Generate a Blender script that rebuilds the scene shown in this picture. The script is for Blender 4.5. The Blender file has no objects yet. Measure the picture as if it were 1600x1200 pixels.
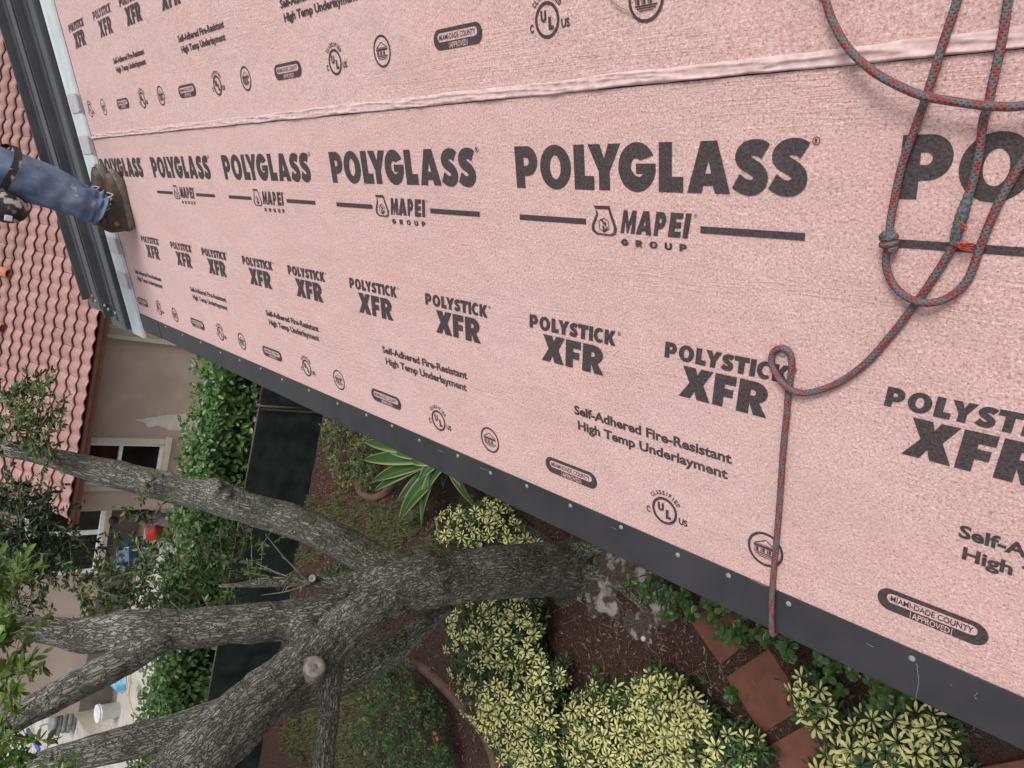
import bpy, math, random
import numpy as np
from mathutils import Vector, Matrix, noise
from mathutils.geometry import tessellate_polygon

R = math.radians
rng = random.Random(7)
nrg = np.random.default_rng(7)
SC = bpy.context.scene
COL = SC.collection

# ------------------------------------------------------------------ camera
# phone photo held sideways: 26 mm class lens, 1150 px focal length on a 1600 px frame
RCW = ((0.2019686191, -0.9749838443, -0.0928179954),
       (-0.6779915578, -0.2075762866, 0.7051520462),
       (-0.7067786955, -0.0794887678, -0.7029547719))
CAM = Vector((0.5069, 0.0, 6.75))
F = 1150.0
cam_data = bpy.data.cameras.new('camera')
cam_data.sensor_width = 36.0
cam_data.lens = F / 1600 * 36
cam_data.clip_start = 0.02
cam_data.clip_end = 400
cam = bpy.data.objects.new('camera', cam_data)
COL.objects.link(cam)
cam.matrix_world = Matrix(((RCW[0][0], -RCW[0][1], -RCW[0][2], CAM.x),
                           (RCW[1][0], -RCW[1][1], -RCW[1][2], CAM.y),
                           (RCW[2][0], -RCW[2][1], -RCW[2][2], CAM.z), (0, 0, 0, 1)))
SC.camera = cam

# ------------------------------------------------------------------ light: bright overcast
SUN_DIR = Vector((0.40, -0.22, 0.89)).normalized()
w = bpy.data.worlds.new('World')
SC.world = w
w.use_nodes = True
nt = w.node_tree
nt.nodes.clear()
sky = nt.nodes.new('ShaderNodeTexSky')
sky.sky_type = 'NISHITA'
sky.sun_disc = False
sky.sun_elevation = math.asin(SUN_DIR.z)
sky.sun_rotation = math.atan2(SUN_DIR.x, SUN_DIR.y)
sky.dust_density = 4.0
hs = nt.nodes.new('ShaderNodeHueSaturation')
hs.inputs['Saturation'].default_value = 0.22          # cloud cover: a grey-white sky
bg = nt.nodes.new('ShaderNodeBackground')
bg.inputs['Strength'].default_value = 0.12
wo = nt.nodes.new('ShaderNodeOutputWorld')
nt.links.new(sky.outputs['Color'], hs.inputs['Color'])
nt.links.new(hs.outputs['Color'], bg.inputs['Color'])
nt.links.new(bg.outputs['Background'], wo.inputs['Surface'])
sun_data = bpy.data.lights.new('sun', 'SUN')
sun_data.energy = 1.5
sun_data.angle = R(22)
sun_data.color = (1.0, 0.965, 0.92)
sun = bpy.data.objects.new('sun', sun_data)
COL.objects.link(sun)
sun.rotation_euler = (-SUN_DIR).to_track_quat('-Z', 'Y').to_euler()
sun.location = (0, 0, 30)
vs = SC.view_settings
vs.view_transform = 'Standard'
vs.look = 'None'
vs.exposure = 0.20
vs.gamma = 1.0
vs.use_curve_mapping = False

# ------------------------------------------------------------------ survey: a sight line from the camera station to a known plane
def ray(px, py):
    d = ((px - 800) / F, (py - 600) / F, 1.0)
    return Vector([sum(RCW[i][j] * d[j] for j in range(3)) for i in range(3)])
def gz(px, py, z=0.0):
    d = ray(px, py)
    return CAM + d * ((z - CAM.z) / d.z)
def gy(px, py, y):
    d = ray(px, py)
    return CAM + d * ((y - CAM.y) / d.y)
def px_of(p):
    q = Vector(p) - CAM
    c = [sum(RCW[i][j] * q[i] for i in range(3)) for j in range(3)]
    return (800 + F * c[0] / c[2], 600 + F * c[1] / c[2]) if c[2] > 0 else (-9999, -9999)
PITCH = R(22.62)
CA, SA = math.cos(PITCH), math.sin(PITCH)
VE = 1.0292
ZE = 5.31986
# roof frame: local x runs back towards the camera along the eave, y up the slope, z out of the roof
ROOF = Matrix(((0, CA, -SA, 0), (-1, 0, 0, 0), (0, SA, CA, ZE), (0, 0, 0, 1)))
ROOF_I = ROOF.inverted()
def rl(u, v, n=0.0):                       # along the eave, down from the seam, out -> roof frame
    return Vector((-u, VE - v, n))
def rw(u, v, n=0.0):
    return ROOF @ rl(u, v, n)
NORM = Vector((-SA, 0, CA))
def rp(px, py, n=0.0):                     # sight line to the roof plane raised by n -> (u, v, n)
    d = ray(px, py)
    o = rw(0, VE, n)
    s = (o - CAM).dot(NORM) / d.dot(NORM)
    q = ROOF_I @ (CAM + d * s)
    return (-q.x, VE - q.y, n)

# ------------------------------------------------------------------ scene helpers
WM = {}
def tag(o, label=None, cat=None, group=None, kind=None):
    if label: o['label'] = label
    if cat: o['category'] = cat
    if group: o['group'] = group
    if kind: o['kind'] = kind
    return o
def thing(name, label, cat, M=None, group=None):
    o = bpy.data.objects.new(name, None)
    COL.objects.link(o)
    M = Matrix.Translation(M) if isinstance(M, Vector) else (M or Matrix.Identity(4))
    o.matrix_world = M
    o.empty_display_size = 0.1
    WM[o.name] = M.copy()
    return tag(o, label, cat, group)
def raw_mesh(name, verts, faces, mats, mi=None, smooth=True):
    me = bpy.data.meshes.new(name)
    me.from_pydata([tuple(v) for v in verts] if not isinstance(verts, np.ndarray) else verts.tolist(), [], faces)
    for m in (mats if isinstance(mats, (list, tuple)) else [mats]):
        me.materials.append(m)
    if mi is not None:
        me.polygons.foreach_set('material_index', mi)
    if smooth:
        me.polygons.foreach_set('use_smooth', [True] * len(me.polygons))
    me.update()
    return me
def place(name, me, parent=None, world=None, local=None):
    o = bpy.data.objects.new(name, me)
    COL.objects.link(o)
    if parent is not None:
        o.parent = parent
        pm = WM[parent.name]
        if world is not None: local = pm.inverted() @ world
        if local is not None: o.matrix_local = local
        WM[o.name] = pm @ (local if local is not None else Matrix.Identity(4))
    else:
        if world is not None: o.matrix_world = world
        WM[o.name] = world.copy() if world is not None else Matrix.Identity(4)
    return o
def smoothpath(pts, n):
    """Catmull-Rom through pts (tuples of any length), n samples per span"""
    P = np.array([list(p) for p in pts], float)
    P = np.vstack([2 * P[0] - P[1], P, 2 * P[-1] - P[-2]])
    out = []
    for i in range(1, len(P) - 2):
        for k in range(n):
            t = k / n
            out.append(0.5 * (2 * P[i] + (P[i + 1] - P[i - 1]) * t + (2 * P[i - 1] - 5 * P[i] + 4 * P[i + 1] - P[i + 2]) * t * t
                              + (3 * P[i] - P[i - 1] - 3 * P[i + 1] + P[i + 2]) * t ** 3))
    out.append(P[-2])
    return np.array(out)
def frames(path):
    """parallel transport frames along an (n,3) path"""
    n = len(path)
    T = np.gradient(path, axis=0)
    T /= np.linalg.norm(T, axis=1)[:, None] + 1e-12
    a = np.array([0, 0, 1.0]) if abs(T[0][2]) < 0.9 else np.array([1.0, 0, 0])
    e = np.cross(T[0], a); e /= np.linalg.norm(e)
    E1 = np.zeros_like(path)
    for i in range(n):
        e = e - T[i] * (e @ T[i]); e /= np.linalg.norm(e)
        E1[i] = e
    return T, E1, np.cross(T, E1)
class MB:
    """collects simple solids (world coordinates) and links them as ONE mesh object"""
    def __init__(s): s.v = []; s.f = []; s.m = []; s.uv = None
    def add(s, vs, fs, m=0):
        b = len(s.v); s.v += [tuple(x) for x in vs]
        s.f += [tuple(b + i for i in f) for f in fs]; s.m += [m] * len(fs); return s
    def box(s, c, size, rot=None, m=0, bev=0.0):
        hx, hy, hz = [x / 2 for x in size]
        M = Matrix.Translation(Vector(c)) @ (rot.to_4x4() if rot is not None else Matrix.Identity(4))
        if bev <= 0:
            vs = [M @ Vector((x, y, z)) for x in (-hx, hx) for y in (-hy, hy) for z in (-hz, hz)]
            return s.add(vs, [(0, 1, 3, 2), (4, 6, 7, 5), (0, 4, 5, 1), (2, 3, 7, 6), (0, 2, 6, 4), (1, 5, 7, 3)], m)
        b = bev
        rings = []
        for z, k in ((-hz, b), (-hz + b, 0), (hz - b, 0), (hz, b)):
            rings.append([M @ Vector(p) for p in ((-hx + k + (b if k == 0 else 0), -hy + k, z), (hx - k - (b if k == 0 else 0), -hy + k, z), (hx - k, -hy + k + (b if k == 0 else 0), z),
                          (hx - k, hy - k - (b if k == 0 else 0), z), (hx - k - (b if k == 0 else 0), hy - k, z), (-hx + k + (b if k == 0 else 0), hy - k, z), (-hx + k, hy - k - (b if k == 0 else 0), z), (-hx + k, -hy + k + (b if k == 0 else 0), z))])
        vs = [p for r in rings for p in r]
        fs = [tuple(range(7, -1, -1)), tuple(range(24, 32))]
        for j in range(3):
            for i in range(8):
                fs.append((j * 8 + i, j * 8 + (i + 1) % 8, j * 8 + 8 + (i + 1) % 8, j * 8 + 8 + i))
        return s.add(vs, fs, m)
    def tube(s, path, rad, n=8, m=0, cap=True, uv=False):
        P = np.array([list(p) for p in path], float)
        T, A, B = frames(P)
        r = np.full(len(P), rad) if np.isscalar(rad) else np.array(rad, float)
        ang = np.arange(n) / n * 2 * math.pi
        V = P[:, None] + r[:, None, None] * (A[:, None] * np.cos(ang)[None, :, None] + B[:, None] * np.sin(ang)[None, :, None])
        vs = V.reshape(-1, 3).tolist()
        fs = [(i * n + j, i * n + (j + 1) % n, (i + 1) * n + (j + 1) % n, (i + 1) * n + j) for i in range(len(P) - 1) for j in range(n)]
        if cap:
            fs += [tuple(range(n - 1, -1, -1)), tuple((len(P) - 1) * n + j for j in range(n))]
        return s.add(vs, fs, m)
    def lathe(s, prof, M, n=12, m=0):
        vs = [M @ Vector((r * math.cos(2 * math.pi * j / n), r * math.sin(2 * math.pi * j / n), z)) for r, z in prof for j in range(n)]
        fs = [(i * n + j, i * n + (j + 1) % n, (i + 1) * n + (j + 1) % n, (i + 1) * n + j) for i in range(len(prof) - 1) for j in range(n)]
        fs += [tuple(range(n - 1, -1, -1)), tuple((len(prof) - 1) * n + j for j in range(n))]
        return s.add(vs, fs, m)
    def sheet(s, P, m=0):
        """P: (a,b,3) grid"""
        P = np.array(P, float); a, b = P.shape[:2]
        return s.add(P.reshape(-1, 3).tolist(), [(i * b + j, (i + 1) * b + j, (i + 1) * b + j + 1, i * b + j + 1) for i in range(a - 1) for j in range(b - 1)], m)
    def mesh(s, name, mats, smooth=False, M=None):
        vs = s.v if M is None else [M @ Vector(x) for x in s.v]
        return raw_mesh(name, vs, s.f, mats, s.m, smooth)
    def build(s, name, mats, parent=None, smooth=False):
        """vertices are world coordinates"""
        M = WM[parent.name].inverted() if parent is not None else None
        return place(name, s.mesh(name, mats, smooth, M), parent)
def mesh_attr(me, name, vals, typ='FLOAT', dom='POINT'):
    a = me.attributes.new(name, typ, dom)
    a.data.foreach_set('value' if typ == 'FLOAT' else 'vector', np.asarray(vals, np.float32).ravel())
def autosmooth(o, ang=35):
    me = o.data
    me.polygons.foreach_set('use_smooth', [True] * len(me.polygons))
    try: me.set_sharp_from_angle(angle=R(ang))
    except Exception: pass
    return o
def evaluated(o):
    dg = bpy.context.evaluated_depsgraph_get()
    return bpy.data.meshes.new_from_object(o.evaluated_get(dg))
def pip(x, y, poly):
    c = False; j = len(poly) - 1
    for i in range(len(poly)):
        xi, yi = poly[i]; xj, yj = poly[j]
        if (yi > y) != (yj > y) and x < (xj - xi) * (y - yi) / (yj - yi) + xi: c = not c
        j = i
    return c
def edge_dist(x, y, poly):
    d = 1e9
    for i in range(len(poly)):
        ax, ay = poly[i - 1]; bx, by = poly[i]
        dx, dy = bx - ax, by - ay
        t = max(0, min(1, ((x - ax) * dx + (y - ay) * dy) / (dx * dx + dy * dy + 1e-9)))
        d = min(d, math.hypot(x - ax - t * dx, y - ay - t * dy))
    return d

# ------------------------------------------------------------------ materials
def mat(name, c1, c2=None, scale=8.0, rough=0.7, detail=5.0, lo=0.35, hi=0.65, bump=0.0, bscale=None, metal=0.0,
        c3=None, s3=2.0, lo3=0.5, hi3=0.62, spec=0.5, rand=0.0, coords='Object', stretch=None, bdist=0.01, attr=None, trans=0.0):
    m = bpy.data.materials.new(name)
    m.use_nodes = True
    t = m.node_tree; N = t.nodes; L = t.links
    p = N['Principled BSDF']
    p.inputs['Roughness'].default_value = rough
    p.inputs['Metallic'].default_value = metal
    p.inputs['Specular IOR Level'].default_value = spec
    tc = N.new('ShaderNodeTexCoord')
    src = tc.outputs[coords]
    if stretch:
        mp = N.new('ShaderNodeMapping'); mp.inputs['Scale'].default_value = stretch
        L.new(src, mp.inputs['Vector']); src = mp.outputs['Vector']
    col = None
    def ntex(sc, dt=5.0):
        n = N.new('ShaderNodeTexNoise'); n.inputs['Scale'].default_value = sc; n.inputs['Detail'].default_value = dt
        L.new(src, n.inputs['Vector']); return n
    def ramp(fac, a, b, ca, cb):
        r = N.new('ShaderNodeValToRGB'); r.color_ramp.elements[0].position = a; r.color_ramp.elements[1].position = b
        r.color_ramp.elements[0].color = (*ca, 1); r.color_ramp.elements[1].color = (*cb, 1)
        L.new(fac, r.inputs['Fac']); return r.outputs['Color']
    if c2 is None:
        rgb = N.new('ShaderNodeRGB'); rgb.outputs[0].default_value = (*c1, 1); col = rgb.outputs[0]
    elif attr:
        a = N.new('ShaderNodeAttribute'); a.attribute_name = attr
        col = ramp(a.outputs['Fac'], lo, hi, c1, c2)
    else:
        col = ramp(ntex(scale, detail).outputs['Fac'], lo, hi, c1, c2)
    if c3 is not None:
        mx = N.new('ShaderNodeMix'); mx.data_type = 'RGBA'
        fac = ramp(ntex(s3, 8).outputs['Fac'], lo3, hi3, (0, 0, 0), (1, 1, 1))
        L.new(fac, mx.inputs[0]); L.new(col, mx.inputs[6]); mx.inputs[7].default_value = (*c3, 1)
        col = mx.outputs[2]
    if rand:
        oi = N.new('ShaderNodeObjectInfo'); h = N.new('ShaderNodeHueSaturation')
        mr = N.new('ShaderNodeMapRange'); mr.inputs['To Min'].default_value = 1 - rand; mr.inputs['To Max'].default_value = 1 + rand
        L.new(oi.outputs['Random'], mr.inputs['Value']); L.new(mr.outputs['Result'], h.inputs['Value'])
        L.new(col, h.inputs['Color']); col = h.outputs['Color']
    L.new(col, p.inputs['Base Color'])
    if bump:
        b = N.new('ShaderNodeBump'); b.inputs['Strength'].default_value = bump; b.inputs['Distance'].default_value = bdist
        L.new(ntex(bscale or scale, 6).outputs['Fac'], b.inputs['Height']); L.new(b.outputs['Normal'], p.inputs['Normal'])
    if trans:
        ts = N.new('ShaderNodeBsdfTranslucent'); ms = N.new('ShaderNodeMixShader'); ms.inputs[0].default_value = trans
        L.new(col, ts.inputs['Color']); L.new(p.outputs[0], ms.inputs[1]); L.new(ts.outputs[0], ms.inputs[2])
        L.new(ms.outputs[0], N['Material Output'].inputs['Surface'])
    m.diffuse_color = (*c1, 1)
    return m

def membrane_mat():
    """pink polyester-faced roofing sheet: matted fibres, roller ripples running along the eave"""
    m = bpy.data.materials.new('pink_membrane'); m.use_nodes = True
    t = m.node_tree; N = t.nodes; L = t.links; p = N['Principled BSDF']
    p.inputs['Roughness'].default_value = 0.75; p.inputs['Specular IOR Level'].default_value = 0.25
    p.inputs['Sheen Weight'].default_value = 0.22; p.inputs['Sheen Roughness'].default_value = 0.5
    tc = N.new('ShaderNodeTexCoord')
    def ntex(sc, dt, rg=0.6, vec=None, dist=0.0):
        n = N.new('ShaderNodeTexNoise'); n.inputs['Scale'].default_value = sc; n.inputs['Detail'].default_value = dt
        n.inputs['Roughness'].default_value = rg; n.inputs['Distortion'].default_value = dist
        L.new(vec or tc.outputs['Object'], n.inputs['Vector']); return n.outputs['Fac']
    def ramp(fac, stops):
        r = N.new('ShaderNodeValToRGB'); e = r.color_ramp.elements
        while len(e) < len(stops): e.new(0.5)
        for i, (pos, c) in enumerate(stops): e[i].position = pos; e[i].color = (*c, 1)
        L.new(fac, r.inputs['Fac']); return r.outputs['Color']
    def mix(fac, a, b, mode='MIX'):
        x = N.new('ShaderNodeMix'); x.data_type = 'RGBA'; x.blend_type = mode
        if isinstance(fac, float): x.inputs[0].default_value = fac
        else: L.new(fac, x.inputs[0])
        L.new(a, x.inputs[6])
        if isinstance(b, tuple): x.inputs[7].default_value = (*b, 1)
        else: L.new(b, x.inputs[7])
        return x.outputs[2]
    grain = ntex(240, 3, 0.65, dist=0.6)
    c = ramp(grain, [(0.32, (0.46, 0.225, 0.200)), (0.45, (0.67, 0.415, 0.385)), (0.57, (0.75, 0.515, 0.485)), (0.70, (0.87, 0.71, 0.685))])
    warm = ramp(ntex(3.0, 4), [(0.40, (1.0, 1.0, 1.0)), (0.66, (1.0, 0.96, 0.93))])
    c = mix(1.0, c, warm, 'MULTIPLY')
    pale = ramp(ntex(1.3, 3), [(0.50, (0, 0, 0)), (0.75, (0.35, 0.35, 0.35))])
    c = mix(pale, c, (0.72, 0.51, 0.49))
    dirt = ramp(ntex(55, 2), [(0.735, (0, 0, 0)), (0.78, (0.5, 0.5, 0.5))])
    c = mix(dirt, c, (0.42, 0.22, 0.18))
    scuff = ramp(ntex(5.5, 7, 0.62), [(0.60, (0, 0, 0)), (0.74, (0.45, 0.45, 0.45))])
    c = mix(scuff, c, (0.56, 0.37, 0.34))
    L.new(c, p.inputs['Base Color'])
    # ripples: sheets of long thin waves that wander
    mp = N.new('ShaderNodeMapping'); mp.inputs['Scale'].default_value = (1.1, 30, 1)
    L.new(tc.outputs['Object'], mp.inputs['Vector'])
    rip = ntex(2.2, 3, 0.5, mp.outputs['Vector'], 1.1)
    mpm = N.new('ShaderNodeMapping'); mpm.inputs['Scale'].default_value = (0.7, 5.5, 1); mpm.inputs['Location'].default_value = (0.3, 0.9, 0)
    L.new(tc.outputs['Object'], mpm.inputs['Vector'])
    msk = ramp(ntex(1.0, 2, 0.5, mpm.outputs['Vector']), [(0.50, (0, 0, 0)), (0.64, (1, 1, 1))])
    ridge = ramp(rip, [(0.40, (0, 0, 0)), (0.47, (1, 1, 1)), (0.53, (0, 0, 0))]) if False else ramp(rip, [(0.42, (0, 0, 0)), (0.50, (1, 1, 1)), (0.58, (0, 0, 0))])
    rm = mix(1.0, ridge, msk, 'MULTIPLY')
    b1 = N.new('ShaderNodeBump'); b1.inputs['Strength'].default_value = 0.55; b1.inputs['Distance'].default_value = 0.0035
    b1.inputs['Strength'].default_value = 0.30; L.new(rm, b1.inputs['Height'])
    b2 = N.new('ShaderNodeBump'); b2.inputs['Strength'].default_value = 0.9; b2.inputs['Distance'].default_value = 0.0022
    L.new(ntex(190, 4, 0.7), b2.inputs['Height']); L.new(b1.outputs['Normal'], b2.inputs['Normal'])
    b3 = N.new('ShaderNodeBump'); b3.inputs['Strength'].default_value = 0.8; b3.inputs['Distance'].default_value = 0.02
    L.new(ntex(4.5, 3), b3.inputs['Height']); L.new(b2.outputs['Normal'], b3.inputs['Normal'])
    L.new(b3.outputs['Normal'], p.inputs['Normal'])
    return m
M_PINK = membrane_mat()
M_LAP = mat('membrane_lap', (0.63, 0.415, 0.395), (0.77, 0.57, 0.55), 70, 0.7, bump=0.4, bscale=160, bdist=0.002)
M_INK = mat('brown_black_ink', (0.040, 0.029, 0.031), (0.095, 0.072, 0.075), 230, 0.62, 3, 0.36, 0.68, bump=0.6, bscale=190, bdist=0.002,
            c3=(0.13, 0.115, 0.115), s3=9, lo3=0.60, hi3=0.78)
M_DARKMETAL = mat('dark_bronze_metal', (0.034, 0.032, 0.037), (0.046, 0.043, 0.049), 14, 0.42, spec=0.45, c3=(0.056, 0.053, 0.059), s3=3.0, lo3=0.5, hi3=0.75)
M_PANEL = mat('dark_panel_paint', (0.030, 0.030, 0.035), (0.046, 0.045, 0.052), 6, 0.26, spec=0.7)
M_WHITEFLANGE = mat('milled_flange', (0.62, 0.68, 0.69), (0.72, 0.76, 0.77), 12, 0.45)
M_CLIP = mat('silver_clip', (0.50, 0.50, 0.53), (0.62, 0.58, 0.60), 30, 0.5)
M_SCREW = mat('zinc_screw', (0.28, 0.32, 0.30), (0.40, 0.44, 0.41), 60, 0.5, metal=0.2)
M_STUCCO = mat('beige_stucco', (0.40, 0.31, 0.255), (0.46, 0.365, 0.305), 2.2, 0.9, c3=(0.33, 0.25, 0.205), s3=0.7, lo3=0.48, hi3=0.7, bump=0.3, bscale=60)
M_OWNWALL = mat('cream_stucco', (0.42, 0.36, 0.30), (0.48, 0.41, 0.34), 3, 0.9, bump=0.3, bscale=60)
M_CREAM = mat('cream_trim', (0.50, 0.43, 0.33), (0.56, 0.49, 0.38), 8, 0.7)
M_WHITE = mat('white_frame', (0.66, 0.70, 0.70), (0.74, 0.77, 0.77), 8, 0.5)
M_GLASS = mat('dark_window_glass', (0.010, 0.008, 0.009), (0.020, 0.015, 0.015), 3, 0.15, spec=0.18)
M_GLASSRED = mat('reddish_window_glass', (0.030, 0.010, 0.010), (0.045, 0.017, 0.015), 3, 0.15, spec=0.18)
M_FASCIA = mat('rust_brown_fascia', (0.17, 0.068, 0.045), (0.22, 0.09, 0.06), 6, 0.6)
M_TILE = mat('pink_clay_tile', (0.345, 0.185, 0.165), (0.43, 0.255, 0.230), 9, 0.9, rand=0.12, c3=(0.29, 0.175, 0.15), s3=3, lo3=0.50, hi3=0.70)
M_TILEGAP = mat('tile_underlay', (0.035, 0.022, 0.018), (0.05, 0.03, 0.025), 9, 0.9)
M_ORANGE = mat('orange_clay', (0.52, 0.19, 0.08), (0.60, 0.26, 0.12), 9, 0.8)
M_PLINTH = mat('dark_plinth', (0.10, 0.085, 0.075), (0.14, 0.12, 0.105), 4, 0.85)
M_MULCH = mat('red_brown_mulch', (0.022, 0.010, 0.007), (0.135, 0.062, 0.044), 60, 0.95, 8, 0.34, 0.68, bump=1.0, bscale=60, bdist=0.04,
              c3=(0.055, 0.045, 0.03), s3=0.9, lo3=0.52, hi3=0.66)
M_CONC = mat('pale_concrete', (0.44, 0.41, 0.38), (0.55, 0.52, 0.49), 1.6, 0.9, c3=(0.25, 0.22, 0.20), s3=2.6, lo3=0.54, hi3=0.66, bump=0.2, bscale=40)
M_GRASS = mat('thin_grass', (0.060, 0.082, 0.024), (0.190, 0.205, 0.085), lo=0.0, hi=1.0, attr='tint', rough=0.7, trans=0.2)
M_CHIP = mat('mulch_chips', (0.030, 0.012, 0.008), (0.30, 0.19, 0.14), lo=0.0, hi=1.0, attr='tint', rough=0.9)
M_PAVER = mat('terracotta_paver', (0.150, 0.058, 0.036), (0.205, 0.082, 0.052), 5, 0.85, 6, c3=(0.10, 0.042, 0.028), s3=3.2, lo3=0.56, hi3=0.72, bump=0.25, bscale=60)
M_EDGING = mat('brown_kerbing', (0.11, 0.062, 0.045), (0.16, 0.095, 0.07), 8, 0.9, bump=0.4, bscale=40)
M_FENCE = mat('dark_windscreen', (0.008, 0.012, 0.012), (0.026, 0.037, 0.036), 3, 0.75, bump=0.25, bscale=220, spec=0.3)
M_POST = mat('fence_post_paint', (0.075, 0.052, 0.043), (0.11, 0.08, 0.068), 20, 0.6)
M_HEDGE = mat('hedge_leaf', (0.026, 0.075, 0.012), (0.105, 0.215, 0.040), lo=0.0, hi=1.0, attr='tint', rough=0.33, spec=0.5, trans=0.18)
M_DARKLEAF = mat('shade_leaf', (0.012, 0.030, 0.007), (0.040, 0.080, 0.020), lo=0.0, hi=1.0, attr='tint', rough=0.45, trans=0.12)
M_OAK = mat('oak_leaf', (0.030, 0.062, 0.014), (0.120, 0.185, 0.042), lo=0.0, hi=1.0, attr='tint', rough=0.42, trans=0.2)
M_OAKNEAR = mat('young_oak_leaf', (0.055, 0.125, 0.020), (0.21, 0.31, 0.060), lo=0.0, hi=1.0, attr='tint', rough=0.38, trans=0.25)
M_VARIEG = mat('yellow_edged_leaflet', (0.030, 0.085, 0.015), (0.67, 0.645, 0.25), lo=0.20, hi=0.84, attr='tint', rough=0.42, trans=0.12, rand=0.20)
M_IXORA = mat('ixora_leaf', (0.014, 0.036, 0.007), (0.062, 0.115, 0.022), lo=0.0, hi=1.0, attr='tint', rough=0.45, trans=0.12)
M_FLOWER = mat('red_flower', (0.52, 0.055, 0.030), (0.66, 0.12, 0.05), 40, 0.6)
M_GINGER = mat('striped_ginger_leaf', (0.046, 0.115, 0.026), (0.34, 0.41, 0.19), lo=0.25, hi=0.85, attr='tint', rough=0.42, trans=0.15)
M_CLUSIA = mat('broad_green_leaf', (0.016, 0.048, 0.008), (0.068, 0.145, 0.026), lo=0.0, hi=1.0, attr='tint', rough=0.35, trans=0.15, rand=0.22)
M_STEM = mat('woody_stem', (0.06, 0.045, 0.03), (0.11, 0.085, 0.06), 30, 0.9)
M_TWIG = mat('pale_twig', (0.20, 0.165, 0.12), (0.28, 0.24, 0.18), 30, 0.85)
M_STUB = mat('stub_bark', (.13, .115, .10), (.27, .25, .22), 30, .95, bump=.8, bscale=40, bdist=.02)
M_CUT = mat('sawn_wood', (0.24, 0.21, 0.175), (0.37, 0.335, 0.29), 25, 0.9, bump=0.3)

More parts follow.
